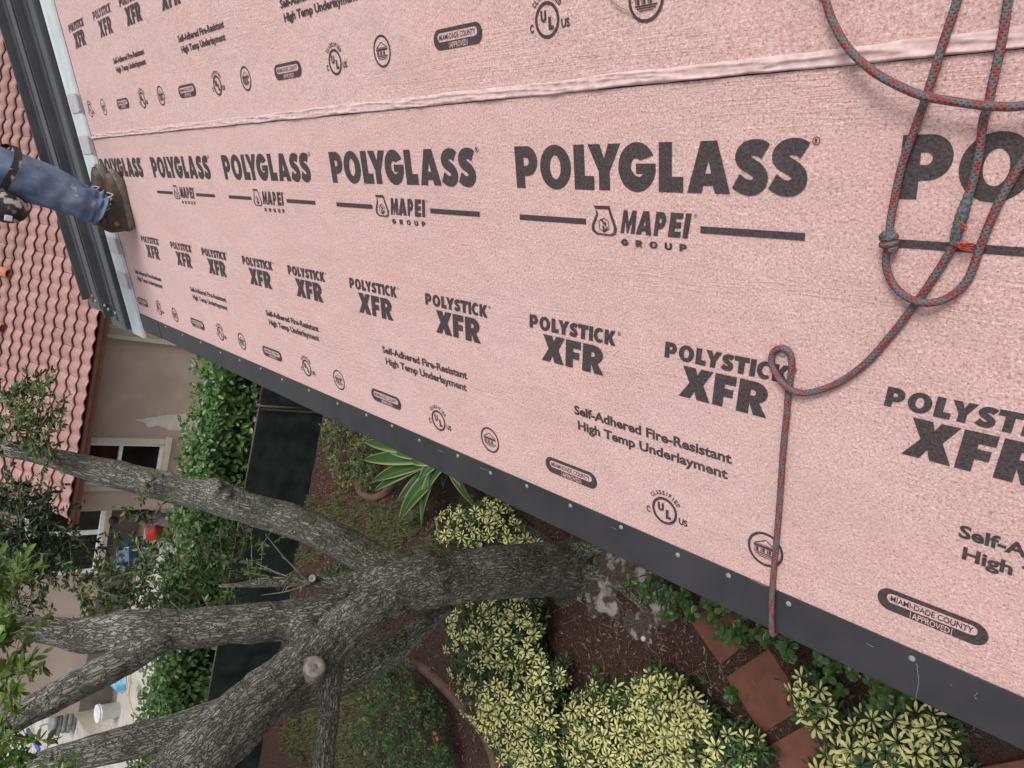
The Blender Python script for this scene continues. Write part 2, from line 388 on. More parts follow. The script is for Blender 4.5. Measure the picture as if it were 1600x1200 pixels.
def bark_mat():
    m = bpy.data.materials.new('oak_bark'); m.use_nodes = True
    t = m.node_tree; N = t.nodes; L = t.links; p = N['Principled BSDF']
    p.inputs['Roughness'].default_value = 0.92; p.inputs['Specular IOR Level'].default_value = 0.2
    at = N.new('ShaderNodeAttribute'); at.attribute_name = 'bark'; vec = at.outputs['Vector']
    tc = N.new('ShaderNodeTexCoord')
    def ntex(sc, dt, v, rg=0.6):
        n = N.new('ShaderNodeTexNoise'); n.inputs['Scale'].default_value = sc; n.inputs['Detail'].default_value = dt; n.inputs['Roughness'].default_value = rg
        L.new(v, n.inputs['Vector']); return n
    def ramp(fac, stops):
        r = N.new('ShaderNodeValToRGB'); e = r.color_ramp.elements
        while len(e) < len(stops): e.new(0.5)
        for i, (pos, c) in enumerate(stops): e[i].position = pos; e[i].color = (*c, 1)
        L.new(fac, r.inputs['Fac']); return r.outputs['Color']
    def mix(fac, a, b, mode='MIX'):
        x = N.new('ShaderNodeMix'); x.data_type = 'RGBA'; x.blend_type = mode
        if isinstance(fac, float): x.inputs[0].default_value = fac
        else: L.new(fac, x.inputs[0])
        for k, v in ((6, a), (7, b)):
            if isinstance(v, tuple): x.inputs[k].default_value = (*v, 1)
            else: L.new(v, x.inputs[k])
        return x.outputs[2]
    wn = ntex(7, 3, vec)
    wv = N.new('ShaderNodeVectorMath'); wv.operation = 'MULTIPLY_ADD'; wv.inputs[1].default_value = (0.085, 0.085, 0.085)
    L.new(wn.outputs['Color'], wv.inputs[0]); L.new(vec, wv.inputs[2])
    def furrow(sc, wid, dt=4):
        n = ntex(sc, dt, wv.outputs[0], 0.55)
        a = N.new('ShaderNodeMath'); a.operation = 'SUBTRACT'; a.inputs[1].default_value = 0.5; L.new(n.outputs['Fac'], a.inputs[0])
        b_ = N.new('ShaderNodeMath'); b_.operation = 'ABSOLUTE'; L.new(a.outputs[0], b_.inputs[0])
        return ramp(b_.outputs[0], [(0.0, (0, 0, 0)), (wid, (1, 1, 1))])
    vo = N.new('ShaderNodeTexVoronoi'); vo.feature = 'DISTANCE_TO_EDGE'; vo.inputs['Scale'].default_value = 40
    L.new(wv.outputs[0], vo.inputs['Vector'])
    cells = ramp(vo.outputs['Distance'], [(0.0, (0.12, 0.12, 0.12)), (0.085, (1, 1, 1))])
    crack = mix(1.0, furrow(20, 0.030), furrow(44, 0.034), 'MULTIPLY')
    crack = mix(1.0, crack, cells, 'MULTIPLY')
    fine = ntex(75, 5, wv.outputs[0], 0.7)
    plate = ramp(fine.outputs['Fac'], [(0.26, (0.26, 0.245, 0.222)), (0.50, (0.46, 0.445, 0.41)), (0.74, (0.64, 0.62, 0.58))])
    tone = ramp(ntex(1.7, 4, tc.outputs['Object']).outputs['Fac'], [(0.32, (0.62, 0.60, 0.57)), (0.66, (1.0, 1.0, 1.0))])
    plate = mix(1.0, plate, tone, 'MULTIPLY')
    c = mix(crack, (0.120, 0.106, 0.092), plate)
    ap = N.new('ShaderNodeAttribute'); ap.attribute_name = 'pale'
    pf = N.new('ShaderNodeMath'); pf.operation = 'MULTIPLY'; pf.inputs[1].default_value = 0.58; L.new(ap.outputs['Fac'], pf.inputs[0])
    c = mix(pf.outputs[0], c, mix(1.0, (0.50, 0.485, 0.445), tone, 'MULTIPLY'))
    # moss and lichen
    moss = ramp(ntex(2.6, 5, tc.outputs['Object']).outputs['Fac'], [(0.40, (0, 0, 0)), (0.54, (0.9, 0.9, 0.9))])
    moss = mix(1.0, moss, ramp(ntex(40, 3, tc.outputs['Object']).outputs['Fac'], [(0.36, (0.1, 0.1, 0.1)), (0.56, (1, 1, 1))]), 'MULTIPLY')
    at2 = N.new('ShaderNodeAttribute'); at2.attribute_name = 'moss'
    mm = N.new('ShaderNodeMath'); mm.operation = 'MULTIPLY'; L.new(moss, mm.inputs[0]); L.new(at2.outputs['Fac'], mm.inputs[1])
    c = mix(mm.outputs[0], c, (0.058, 0.076, 0.020))
    lich = ramp(ntex(62, 3, tc.outputs['Object']).outputs['Fac'], [(0.56, (0, 0, 0)), (0.62, (0.9, 0.9, 0.9))])
    lm = ramp(ntex(3.1, 3, tc.outputs['Object']).outputs['Fac'], [(0.40, (0.0, 0.0, 0.0)), (0.58, (1, 1, 1))])
    lich = mix(1.0, lich, lm, 'MULTIPLY')
    c = mix(lich, c, (0.44, 0.48, 0.36))
    L.new(c, p.inputs['Base Color'])
    b = N.new('ShaderNodeBump'); b.inputs['Strength'].default_value = 1.0; b.inputs['Distance'].default_value = 0.025
    h = mix(0.3, crack, fine.outputs['Fac'])
    L.new(h, b.inputs['Height']); L.new(b.outputs['Normal'], p.inputs['Normal'])
    return m
M_BARK = bark_mat()

def rope_mat():
    """grey braid with two red tracer yarns that wind opposite ways; uses the rope's own length/angle"""
    m = bpy.data.materials.new('grey_red_braid'); m.use_nodes = True
    t = m.node_tree; N = t.nodes; L = t.links; p = N['Principled BSDF']
    p.inputs['Roughness'].default_value = 0.75
    at = N.new('ShaderNodeAttribute'); at.attribute_name = 'braid'
    sx = N.new('ShaderNodeSeparateXYZ'); L.new(at.outputs['Vector'], sx.inputs[0])     # x: length (m), y: angle (turns)
    def M(op, a, b=None, c=None):
        n = N.new('ShaderNodeMath'); n.operation = op
        for i, v in enumerate((a, b, c)):
            if v is None: continue
            if isinstance(v, (int, float)): n.inputs[i].default_value = v
            else: L.new(v, n.inputs[i])
        return n.outputs[0]
    S, A = sx.outputs[0], sx.outputs[1]
    def tracer(centre, ph, sl):
        a = M('SUBTRACT', M('FRACT', M('MULTIPLY_ADD', S, 1 / 0.23, A)), centre)
        # each dash slants a little across its lane
        d = M('FRACT', M('ADD', M('MULTIPLY_ADD', S, 1 / 0.037, M('MULTIPLY', A, sl)), 9 + ph))
        return M('MULTIPLY', M('LESS_THAN', M('ABSOLUTE', a), 0.082), M('LESS_THAN', d, 0.56))
    red = M('MAXIMUM', M('MAXIMUM', tracer(0.12, 0.0, 3), tracer(0.38, 0.5, -3)), M('MAXIMUM', tracer(0.62, 0.1, 3), tracer(0.88, 0.6, -3)))
    # over/under of the braid
    d1 = M('FRACT', M('ADD', M('MULTIPLY_ADD', S, 1 / 0.0075, M('MULTIPLY', A, 4)), 9))
    d2 = M('FRACT', M('ADD', M('MULTIPLY_ADD', S, -1 / 0.0075, M('MULTIPLY', A, 4)), 9))
    hgt = M('MAXIMUM', M('SINE', M('MULTIPLY', d1, math.pi)), M('SINE', M('MULTIPLY', d2, math.pi)))
    n1 = N.new('ShaderNodeTexNoise'); n1.inputs['Scale'].default_value = 400; n1.inputs['Detail'].default_value = 3
    tc = N.new('ShaderNodeTexCoord'); L.new(tc.outputs['Object'], n1.inputs['Vector'])
    r1 = N.new('ShaderNodeValToRGB'); r1.color_ramp.elements[0].color = (0.045, 0.055, 0.060, 1); r1.color_ramp.elements[1].color = (0.15, 0.17, 0.18, 1)
    L.new(M('MULTIPLY_ADD', n1.outputs['Fac'], 0.6, M('MULTIPLY', hgt, 0.45)), r1.inputs['Fac'])
    r2 = N.new('ShaderNodeValToRGB'); r2.color_ramp.elements[0].color = (0.17, 0.016, 0.016, 1); r2.color_ramp.elements[1].color = (0.44, 0.060, 0.045, 1)
    L.new(n1.outputs['Fac'], r2.inputs['Fac'])
    x = N.new('ShaderNodeMix'); x.data_type = 'RGBA'
    L.new(red, x.inputs[0]); L.new(r1.outputs[0], x.inputs[6]); L.new(r2.outputs[0], x.inputs[7]); L.new(x.outputs[2], p.inputs['Base Color'])
    b = N.new('ShaderNodeBump'); b.inputs['Strength'].default_value = 0.9; b.inputs['Distance'].default_value = 0.0016
    L.new(hgt, b.inputs['Height']); L.new(b.outputs['Normal'], p.inputs['Normal'])
    return m
M_ROPE = rope_mat()
M_GREYYARN = mat('frayed_grey_yarn', (.055, .065, .07), (.16, .175, .185), 240, .9, bump=.8, bscale=260, bdist=.003)
M_REDYARN = mat('red_yarn', (0.42, 0.05, 0.035), (0.55, 0.10, 0.06), 200, 0.8)

# ================================================================== ground
def ground_sheet():
    n = 90
    ex = np.concatenate([[-150, -90], np.linspace(-50, 50, n), [90, 150]])
    P = [[(x, y, 0) for y in ex + 20] for x in ex]
    o = MB().sheet(P).build('ground', M_MULCH, None, True)
    tag(o, kind='structure')
ground_sheet()
def slab(name, poly, z, m):
    mb = MB(); k = len(poly)
    mb.add([(x, y, z) for x, y in poly] + [(x, y, z - 0.3) for x, y in poly], [tuple(range(k))] + [(i, k + i, k + (i + 1) % k, (i + 1) % k) for i in range(k)])
    return tag(mb.build(name, m), kind='structure')
slab('patio', [(-4.6, 12.75), (9, 12.75), (9, 15.6), (-4.6, 15.6)], 0.012, M_CONC)
slab('driveway', [(-60, 12.75), (-4.62, 12.75), (-4.62, 80), (-60, 80)], 0.008, M_CONC)

# ================================================================== the house roof we stand on
house = thing('house', 'sloping house roof in the foreground under pink printed roofing underlayment', 'house', ROOF)
UN, UF = -3.2, 4.395                      # near end (behind the camera) and far end of the sheets
def rbox(mb, u0, u1, v0, v1, n0, n1, m=0):
    c = rl((u0 + u1) / 2, (v0 + v1) / 2, (n0 + n1) / 2)
    mb.box(c, (abs(u1 - u0), abs(v1 - v0), abs(n1 - n0)), None, m); return mb
def rpart(name, mb, mats, parent=house, smooth=False):
    return place(name, mb.mesh(name, mats, smooth), parent)          # vertices already in the roof frame
rpart('roof_deck', rbox(MB(), UN, 5.52, -6.0, 1.0, -0.14, -0.004), M_STEM)
# walls below the eave
wb = MB(); inv = ROOF_I
wb.box((0.62, 0.9, 2.68), (0.2, 8.0, 5.36))
wb.add([(x, y, z) for y in (4.85, 5.05) for x, z in ((.72, 0), (6.2, 0), (6.2, 7.65), (.72, 5.37))],
       [(0, 1, 2, 3), (7, 6, 5, 4), (0, 4, 5, 1), (1, 5, 6, 2), (2, 6, 7, 3), (3, 7, 4, 0)])
place('wall', raw_mesh('wall', [inv @ Vector(v) for v in wb.v], wb.f, M_OWNWALL, None, False), house)

def sheet(v0, v1, n, u1=UF):
    mb = MB()
    us = np.linspace(UN, u1, 60); vv = np.linspace(v0, v1, 10)
    P = []
    for u in us:
        row = []
        for v in vv:
            e = 0.0 if v in (vv[0], vv[-1]) else 0.0012 * noise.noise(Vector((u * 2.2, v * 3.0, n * 50)))
            row.append(rl(u, v, n + e))
        P.append(row)
    mb.sheet(P)
    o = rpart('underlayment_sheet', mb, M_PINK, house, True)
    return o
low = sheet(0.004, 0.96, 0.0)
mid = sheet(-0.986, -0.004, 0.0022, UF - 0.01)
top = sheet(-3.0, -0.986, 0.0070, UF - 0.01)
# crumpled selvage where the upper sheet laps the lower one
def lap(v_edge, n0, name='crumpled_lap'):
    us = np.linspace(UN, UF - 0.012, 760); K = 11
    P = []
    for i, u in enumerate(us):
        wid = 0.0225 + 0.0035 * noise.noise(Vector((u * 2.3, 3.1, 0))) + 0.003 * noise.noise(Vector((u * 9, 1.1, 0)))
        e = v_edge + 0.0022 * noise.noise(Vector((u * 5, 9.1, 0))) + 0.0012 * noise.noise(Vector((u * 31, 2.1, 0)))
        row = []
        for k in range(K):
            t = k / (K - 1)
            v = e - wid * (1 - t)
            sk = u * 13 + t * 1.3
            rg = (1 - abs(noise.noise(Vector((sk * .55, t * 2.2 + u * .8, 0.3))) * 2.0))
            h = 0.0012 + 0.0042 * max(0, rg) ** 4 + 0.0016 * max(0, 1 - abs(noise.noise(Vector((u * 29, t * 3 - u * 3, 1.7))) * 2.2)) ** 3
            h += 0.0014 * math.exp(-((t - 0.93) / 0.10) ** 2)
            if k == 0: h = 0.0006
            row.append(rl(u, v, n0 + h))
        row.append(rl(u, e + 0.0016, n0 - 0.0021))
        P.append(row)
    return rpart(name, MB().sheet(P), M_LAP, house, True)
lap(0.001, 0.0022)
lap(-0.981, 0.0070)

# ------------------------------------------------------------------ printing on the sheets: flat ink shapes
def ell(cx, cy, rx, ry, a0=0, a1=360, n=28):
    return [(cx + rx * math.cos(R(a0 + (a1 - a0) * i / n)), cy - ry * math.sin(R(a0 + (a1 - a0) * i / n))) for i in range(n + (0 if abs(a1 - a0) >= 360 else 1))]
def stroke(pts, hw, asp, n=5):
    c = smoothpath([(x * asp, y, 0) for x, y in pts], n)[:, :2]
    T = np.gradient(c, axis=0); T /= np.linalg.norm(T, axis=1)[:, None]
    Nn = np.stack([-T[:, 1], T[:, 0]], 1)
    k = np.linspace(0, 1, len(c)); wv = hw * (1.0 - 0.16 * np.sin(np.clip(k * 1.0, 0, 1) * math.pi * 3) ** 2 * 0.4)
    a = c + Nn * wv[:, None]; b = c - Nn * wv[:, None]
    a[:, 0] /= asp; b[:, 0] /= asp
    return [tuple(p) for p in a], [tuple(p) for p in b]
S_PTS = [(.88, .225), (.74, .165), (.50, .150), (.31, .205), (.225, .305), (.30, .40), (.48, .475), (.66, .55), (.775, .66), (.745, .775), (.60, .852), (.43, .862), (.25, .825), (.07, .745)]
GL = {
 'P': [[(0, 0), (.52, 0)] + ell(.55, .352, .45, .352, 80, -80, 12) + [(.52, .704), (.40, .704), (.40, 1), (0, 1)], [(.385, .27), (.385, .465), (.50, .465)] + ell(.50, .3675, .12, .0975, -70, 70, 6) + [(.50, .27)]],
 'O': [ell(.5, .5, .5, .515, 0, 360, 36), ell(.5, .5, .175, .275, 0, 360, 24)],
 'L': [[(0, 0), (.54, 0), (.54, .69), (1, .69), (1, 1), (0, 1)]],
 'Y': [[(0, 0), (.374, 0), (.505, .31), (.634, 0), (1, 0), (.666, .60), (.666, 1), (.331, 1), (.331, .60)]],
 'G': [ell(.5, .5, .5, .517, 28, 352, 36) + [(.997, .423), (.482, .423), (.482, .633), (.661, .633), (.632, .678), (.569, .70), (.466, .672), (.374, .58), (.338, .498), (.362, .394), (.431, .322), (.511, .313), (.592, .359)]],
 'A': [[(0, 1), (.306, 0), (.678, 0), (1, 1), (.657, 1), (.604, .852), (.376, .852), (.347, 1)], [(.494, .36), (.416, .62), (.56, .62)]],
 'S': stroke(S_PTS, .150, .74),
 'T': [[(0, 0), (1, 0), (1, .29), (.70, .29), (.70, 1), (.30, 1), (.30, .29), (0, .29)]],
 'I': [[(0, 0), (1, 0), (1, 1), (0, 1)]],
 'C': [ell(.56, .5, .56, .515, 42, 318, 30) + ell(.66, .5, .30, .27, 300, 60, 14)],
 'K': [[(0, 0), (.36, 0), (.36, .38), (.60, 0), (.99, 0), (.66, .46), (1.03, 1), (.60, 1), (.36, .60), (.36, 1), (0, 1)]],
 'X': [[(.03, 0), (.44, 0), (.52, .21), (.62, 0), (1, 0), (.735, .48), (.99, 1), (.57, 1), (.475, .74), (.355, 1), (-.02, 1), (.29, .50)]],
 'F': [[(0, 0), (1, 0), (1, .28), (.50, .28), (.50, .41), (.92, .41), (.92, .67), (.50, .67), (.50, 1), (0, 1)]],
 'R': [[(0, 0), (.50, 0)] + ell(.52, .325, .43, .325, 80, -62, 12) + [(1.02, 1), (.58, 1), (.41, .66), (.41, 1), (0, 1)], [(.40, .25), (.40, .43), (.48, .43)] + ell(.48, .34, .10, .09, -70, 70, 6) + [(.48, .25)]],
 'M': [[(0, 1), (.05, 0), (.32, 0), (.49, .52), (.68, 0), (.95, 0), (1, 1), (.74, 1), (.725, .40), (.53, 1), (.44, 1), (.27, .40), (.25, 1)]],
 'E': [[(0, 0), (1, 0), (1, .24), (.48, .24), (.48, .38), (.94, .38), (.94, .62), (.48, .62), (.48, .76), (1, .76), (1, 1), (0, 1)]],
 'U': [[(0, 0), (.34, 0), (.34, .62)] + ell(.5, .62, .16, .13, 180, 360, 8)[1:] + [(.66, 0), (1, 0), (1, .60)] + ell(.5, .60, .5, .41, 0, -180, 16)[1:]],
}
INK_N = 0.0007
class Ink:
    """flat print in text space: x along the line, y = distance down the sheet; origin at (u0, v 0)"""
    def __init__(s): s.v = []; s.f = []; s.m = []; s.z = INK_N
    def shape(s, loops, m=0, step=True):
        b = len(s.v); z = s.z
        flat = [p for l in loops for p in l]
        tri = tessellate_polygon([[Vector((x, -y, 0)) for x, y in l] for l in loops])
        s.v += [(x, -y, z) for x, y in flat]
        for a, c, d in tri:
            pa, pc, pd = flat[a], flat[c], flat[d]
            ar = (pc[0] - pa[0]) * -(pd[1] - pa[1]) - (pd[0] - pa[0]) * -(pc[1] - pa[1])
            if abs(ar) < 1e-12: continue
            s.f.append((b + a, b + c, b + d) if ar > 0 else (b + a, b + d, b + c)); s.m.append(m)
        return s
    def glyph(s, ch, x0, x1, y0, y1, shear=0.0, m=0):
        if ch == 'S':                                     # one swept band, rising a hair so that it never folds onto itself
            A, B = GL['S']; b = len(s.v); n = len(A)
            for i in range(n):
                for x, y in (A[i], B[i]):
                    Y = y0 + (y1 - y0) * y
                    s.v.append((x0 + (x1 - x0) * x + shear * (y1 - Y), -Y, s.z + 0.0002 * i / n))
            s.f += [(b + 2 * i, b + 2 * i + 1, b + 2 * i + 3, b + 2 * i + 2) for i in range(n - 1)]; s.m += [m] * (n - 1)
            return s
        return s.shape([[(x0 + (x1 - x0) * x + shear * (y1 - (y0 + (y1 - y0) * y)), y0 + (y1 - y0) * y) for x, y in l] for l in GL[ch]], m)
    def rect(s, x0, x1, y0, y1, m=0):
        return s.shape([[(x0, y0), (x1, y0), (x1, y1), (x0, y1)]], m)
    def text(s, txt, x0, x1, y0, y1, bold=0.02, m=0, rot=0, centre=None):
        """built-in font, cap top y0, baseline y1, fitted between x0 and x1"""
        V, Fc = font_mesh(txt, bold)
        hb = font_mesh('H', bold)[0]; cap = max(v[1] for v in hb) - min(v[1] for v in hb); bot = min(v[1] for v in hb)
        xa, xb = min(v[0] for v in V), max(v[0] for v in V)
        b = len(s.v)
        for x, y, _ in V:
            X = x0 + (x - xa) / (xb - xa) * (x1 - x0); Y = y1 - (y - bot) / cap * (y1 - y0)
            if rot:
                cx, cy = centre; c_, s_ = math.cos(rot), math.sin(rot)
                X, Y = cx + (X - cx) * c_ - (Y - cy) * s_, cy + (X - cx) * s_ + (Y - cy) * c_
            s.v.append((X, -Y, s.z))
        s.f += [tuple(b + i for i in f) for f in Fc]; s.m += [m] * len(Fc)
        return s
    def up(s): s.z += 0.00035; return s
    def mesh(s, name): return raw_mesh(name, s.v, s.f, [M_INK, M_PINK], s.m, False)
_fc = {}
def font_mesh(txt, bold):
    k = (txt, bold)
    if k not in _fc:
        c = bpy.data.curves.new('lettering', 'FONT'); c.body = txt; c.size = 1.0; c.offset = bold; c.resolution_u = 3
        o = bpy.data.objects.new('lettering', c); COL.objects.link(o)
        me = evaluated(o)
        _fc[k] = ([tuple(v.co) for v in me.vertices], [tuple(p.vertices) for p in me.polygons])
        bpy.data.objects.remove(o); bpy.data.curves.remove(c); bpy.data.meshes.remove(me)
    return _fc[k]
def reg_mark(k, x, y, r):
    k.shape([ell(x, y, r, r, 0, 360, 20), ell(x, y, r * .8, r * .8, 0, 360, 20)])
    k.text('R', x - r * .38, x + r * .42, y - r * .5, y + r * .5, 0.03)
# big word
k = Ink(); yt, yb = .0995, .1858
for ch, a, b in (('P', -.0005, .0668), ('O', .0749, .1623), ('L', .1708, .2232), ('Y', .2085, .2901), ('G', .2845, .3712), ('L', .3778, .4303), ('A', .4390, .5243), ('S', .5300, .5930), ('S', .5955, .6590)):
    o = .0012 if ch in 'S' else 0
    k.glyph(ch, a, b, yt - o, yb + o, .015)
reg_mark(k, .6690, .1040, .0062)
ME_WORD = k.mesh('printed_wordmark')
# rules, flask emblem and the two small lines
k = Ink()
k.rect(0, .1965, .2430, .2550); k.rect(.4665, .6595, .2430, .2550)
jug = [(.2180, .2160), (.2600, .2155), (.2640, .2280), (.2770, .2590), (.2735, .2705), (.2630, .2745), (.2230, .2735), (.2115, .2655), (.2108, .2560), (.2240, .2320), (.2245, .2235)]
cxj, cyj = .2437, .2480
inn = [(cxj + (x - cxj) * .76, cyj + (y - cyj) * .82 + .0008) for x, y in jug]
k.shape([jug, inn])
hexa = [(.2437 + .0150 * math.cos(R(a)), .2535 + .0150 * math.sin(R(a))) for a in range(30, 390, 60)]
hexb = [(.2437 + .0132 * math.cos(R(a)), .2535 + .0132 * math.sin(R(a))) for a in range(30, 390, 60)]
k.shape([hexa, hexb])
k.up()
k.shape([[(.2340, .2420), (.2400, .2420), (.2470, .2490), (.2500, .2470), (.2500, .2560), (.2455, .2540), (.2400, .2490), (.2390, .2470)]])
k.shape([[(.2400, .2530), (.2450, .2560), (.2450, .2620), (.2530, .2560), (.2530, .2620), (.2430, .2665), (.2400, .2640)]])
sh = .34
for ch, a, b in (('M', .2850, .3155), ('A', .3180, .3490), ('P', .3520, .3745), ('E', .3850, .4110), ('I', .4230, .4325)):
    pass
yt, yb = .2218, .2662
for ch, a, b in (('M', .2850, .3200), ('A', .3225, .3590), ('P', .3640, .3880), ('E', .3965, .4235), ('I', .4285, .4400)):
    k.glyph(ch, a, b, yt, yb, sh * .55)
reg_mark(k, .4570, .2255, .0030)
for ch, a, b in (('G', .2865, .3045), ('R', .3215, .3385), ('O', .3545, .3735), ('U', .3895, .4060), ('P', .4225, .4385)):
    k.glyph(ch, a, b, .2775, .2905)
ME_MARK = k.mesh('printed_trademark')
# product name
k = Ink(); yt, yb = .4705, .5035
for ch, a, b in (('P', -.004, .0235), ('O', .0285, .0625), ('L', .0670, .0895), ('Y', .0880, .1215), ('S', .1225, .1475), ('T', .1480, .1780), ('I', .1800, .1910), ('C', .1935, .2205), ('K', .2235, .2530)):
    k.glyph(ch, a, b, yt, yb, .115)
reg_mark(k, .2655, .4745, .0042)
yt, yb = .5125, .5775
for ch, a, b in (('X', .0305, .1000), ('F', .1045, .1490), ('R', .1555, .2160)):
    k.glyph(ch, a, b, yt, yb, .115)
ME_NAME = k.mesh('printed_product_name')
k = Ink()
k.text('Self-Adhered Fire-Resistant', 0, .408, .6690, .6915, .034)
k.text('High Temp Underlayment', .0090, .4000, .7050, .7275, .034)
ME_DESC = k.mesh('printed_description')
def pill(x0, x1, y0, y1):
    r = (y1 - y0) / 2
    return ell(x1 - r, y0 + r, r, r, 90, -90, 12) + ell(x0 + r, y0 + r, r, r, 270, 90, 12)
k = Ink()
k.shape([pill(-.084, .084, .8300, .8730)])
k.up().shape([pill(-.0685, .0685, .8385, .8565)], 1)
k.rect(-.0300, -.0290, .8580, .8730, 1); k.rect(.0330, .0340, .8580, .8730, 1)
k.text('APPROVED', -.0265, .0305, .8595, .8710, .01, 1)
k.up().text('MIAMI-DADE COUNTY', -.0625, .0625, .8418, .8532, .018)
ME_BADGE = k.mesh('printed_badge')
k = Ink(); cy = .8540
k.shape([ell(0, cy, .0325, .0325, 0, 360, 40), ell(0, cy, .0262, .0262, 0, 360, 40)])
k.glyph('U', -.0170, -.0015, .8365, .8570); k.glyph('L', .0030, .0165, .8490, .8715)
k.text('C', -.0480, -.0375, .8565, .8720, .04); k.text('US', .0365, .0580, .8565, .8720, .04)
for i, ch in enumerate('CLASSIFIED'):
    a = 138 - i * (138 - 36) / 9
    wd = .0022 if ch == 'I' else .0064
    k.text(ch, -wd / 2, wd / 2, cy - .0485, cy - .0380, .04, 0, R(90 - a), (0, cy))
ME_UL = k.mesh('printed_mark')
k = Ink(); cy = .8505
k.shape([ell(0, cy, .0372, .0372, 0, 360, 40), ell(0, cy, .0318, .0318, 0, 360, 40)])
k.shape([[(-.0250, cy - .0075), (0, cy - .0215), (.0250, cy - .0075)], [(-.0185, cy - .0087), (.0185, cy - .0087), (0, cy - .0190)]])
k.rect(-.0245, .0245, cy - .0062, cy - .0012)
for x in (-.019, -.006, .007): k.rect(x, x + .005, cy - .0002, cy + .0085); k.rect(x - .0035, x - .0015, cy - .0002, cy + .0085)
k.rect(-.0235, .0235, cy + .0095, cy + .0118); k.rect(-.0200, .0200, cy + .0135, cy + .0155); k.rect(-.015, .015, cy + .0175, cy + .0190)
ME_SEAL = k.mesh('printed_seal')
def prints(sh, du, dv, n):
    for name, me, us in (('printed_wordmark', ME_WORD, (-.370, .4235, 1.2155, 2.010, 2.795, 3.582, 4.376)),
                         ('printed_trademark', ME_MARK, (-.370, .4235, 1.2155, 2.012, 2.800, 3.592)),
                         ('printed_product_name', ME_NAME, (.035, .408, .826, 1.208, 1.616, 2.011, 2.423, 2.802, 3.213, 3.590, 4.010)),
                         ('printed_description', ME_DESC, (.284, 1.084, 1.880, 2.686, 3.474, 4.273)),
                         ('printed_badge', ME_BADGE, (.3065, 1.109, 1.906, 2.712, 3.492, 4.285)),
                         ('printed_mark', ME_UL, (.0365, .8345, 1.632, 2.428, 3.221, 4.018)),
                         ('printed_seal', ME_SEAL, (-.197, .600, 1.404, 2.196, 2.994, 3.788))):
        for u in us:
            if u + du > UF - .005: continue
            place(name, me, sh, None, Matrix.Translation((-(u + du), VE - dv, n)))
prints(low, 0, 0, 0.0005)
prints(mid, 0.257, -0.9835, 0.0028)

# ------------------------------------------------------------------ eave metal with its screws
mb = MB()
prof = [(0.930, 0.0012), (0.931, 0.0032), (1.0262, 0.0032), (1.0292, 0.0012)]
dn = Vector((-0.0, 0, 0))
path_u = np.linspace(UN, 4.40, 40)
P = []
for u in path_u:
    row = [rl(u, v, n) for v, n in prof]
    base = rw(u, 1.0292, 0.0012)
    for dx, dz in ((-.001, -.012), (-.001, -.085), (-.012, -.105), (-.010, -.108), (0.03, -.06)):
        row.append(ROOF_I @ (base + Vector((dx, 0, dz))))
    P.append(row)
drip = rpart('drip_edge', mb.sheet(P), M_DARKMETAL, house, False)
mb = rbox(MB(), 4.10, 4.402, 0.933, 1.031, 0.0036, 0.0052)
rpart('lap_piece', mb, M_DARKMETAL, drip)
def screw_mesh(r):
    return MB().lathe([(r, 0), (r, .0010), (r * .93, .0016), (r * .62, .0020), (r * .60, .0034), (r * .22, .0038), (r * .18, .0024), (.0002, .0024)], Matrix.Identity(4), 14).mesh('screw', M_SCREW, False)
ME_SCREW = screw_mesh(0.0055)
for u, v in ((.130, .947), (.324, .948), (.546, .948), (.676, .944), (.799, .949), (.955, .942), (1.114, .944), (1.268, .943), (1.413, .952), (1.555, .944), (1.743, .948), (1.890, .940), (2.042, .942), (2.232, .947),
             (2.44, .945), (2.66, .950), (2.85, .943), (3.06, .948), (3.27, .952), (3.50, .944), (3.74, .947), (3.98, .943)):
    place('screw', ME_SCREW, drip, None, Matrix.Translation(rl(u, v, 0.0031)) @ Matrix.Rotation(rng.random() * 6, 4, 'Z'))
place('screw', screw_mesh(0.0070), house, None, Matrix.Translation(rl(.584, .448, 0.0012)))
# pale scratch on the drip edge
mb = MB()
pts = [rp(x, y, 0.0037) for x, y in ((1432, 1037), (1434, 1052), (1435, 1066), (1433, 1080), (1430, 1094))]
pts = smoothpath(pts, 8)
mb.tube([rl(p[0] + rng.uniform(-.0008, .0008), p[1], 0.0036) for p in pts], 0.00055, 4)
for x, y, dx, dy in ((1353, 1005, 10, 5), (1360, 1009, 6, 2), (1522, 1088, 6, -6), (1523, 1090, 3, 2), (1172, 905, 26, 12), (955, 824, 8, 3), (684, 703, 9, 4), (750, 731, 16, 6), (1485, 1070, 3, 1)):
    a_, b_ = rp(x, y, .0036), rp(x + dx, y + dy, .0036)
    mb.tube([rl(*a_), rl(*b_)], .0005, 4)
rpart('scratch', mb, mat('scuffed_paint', (.17, .17, .18), (.26, .26, .27), 40, .7), drip)

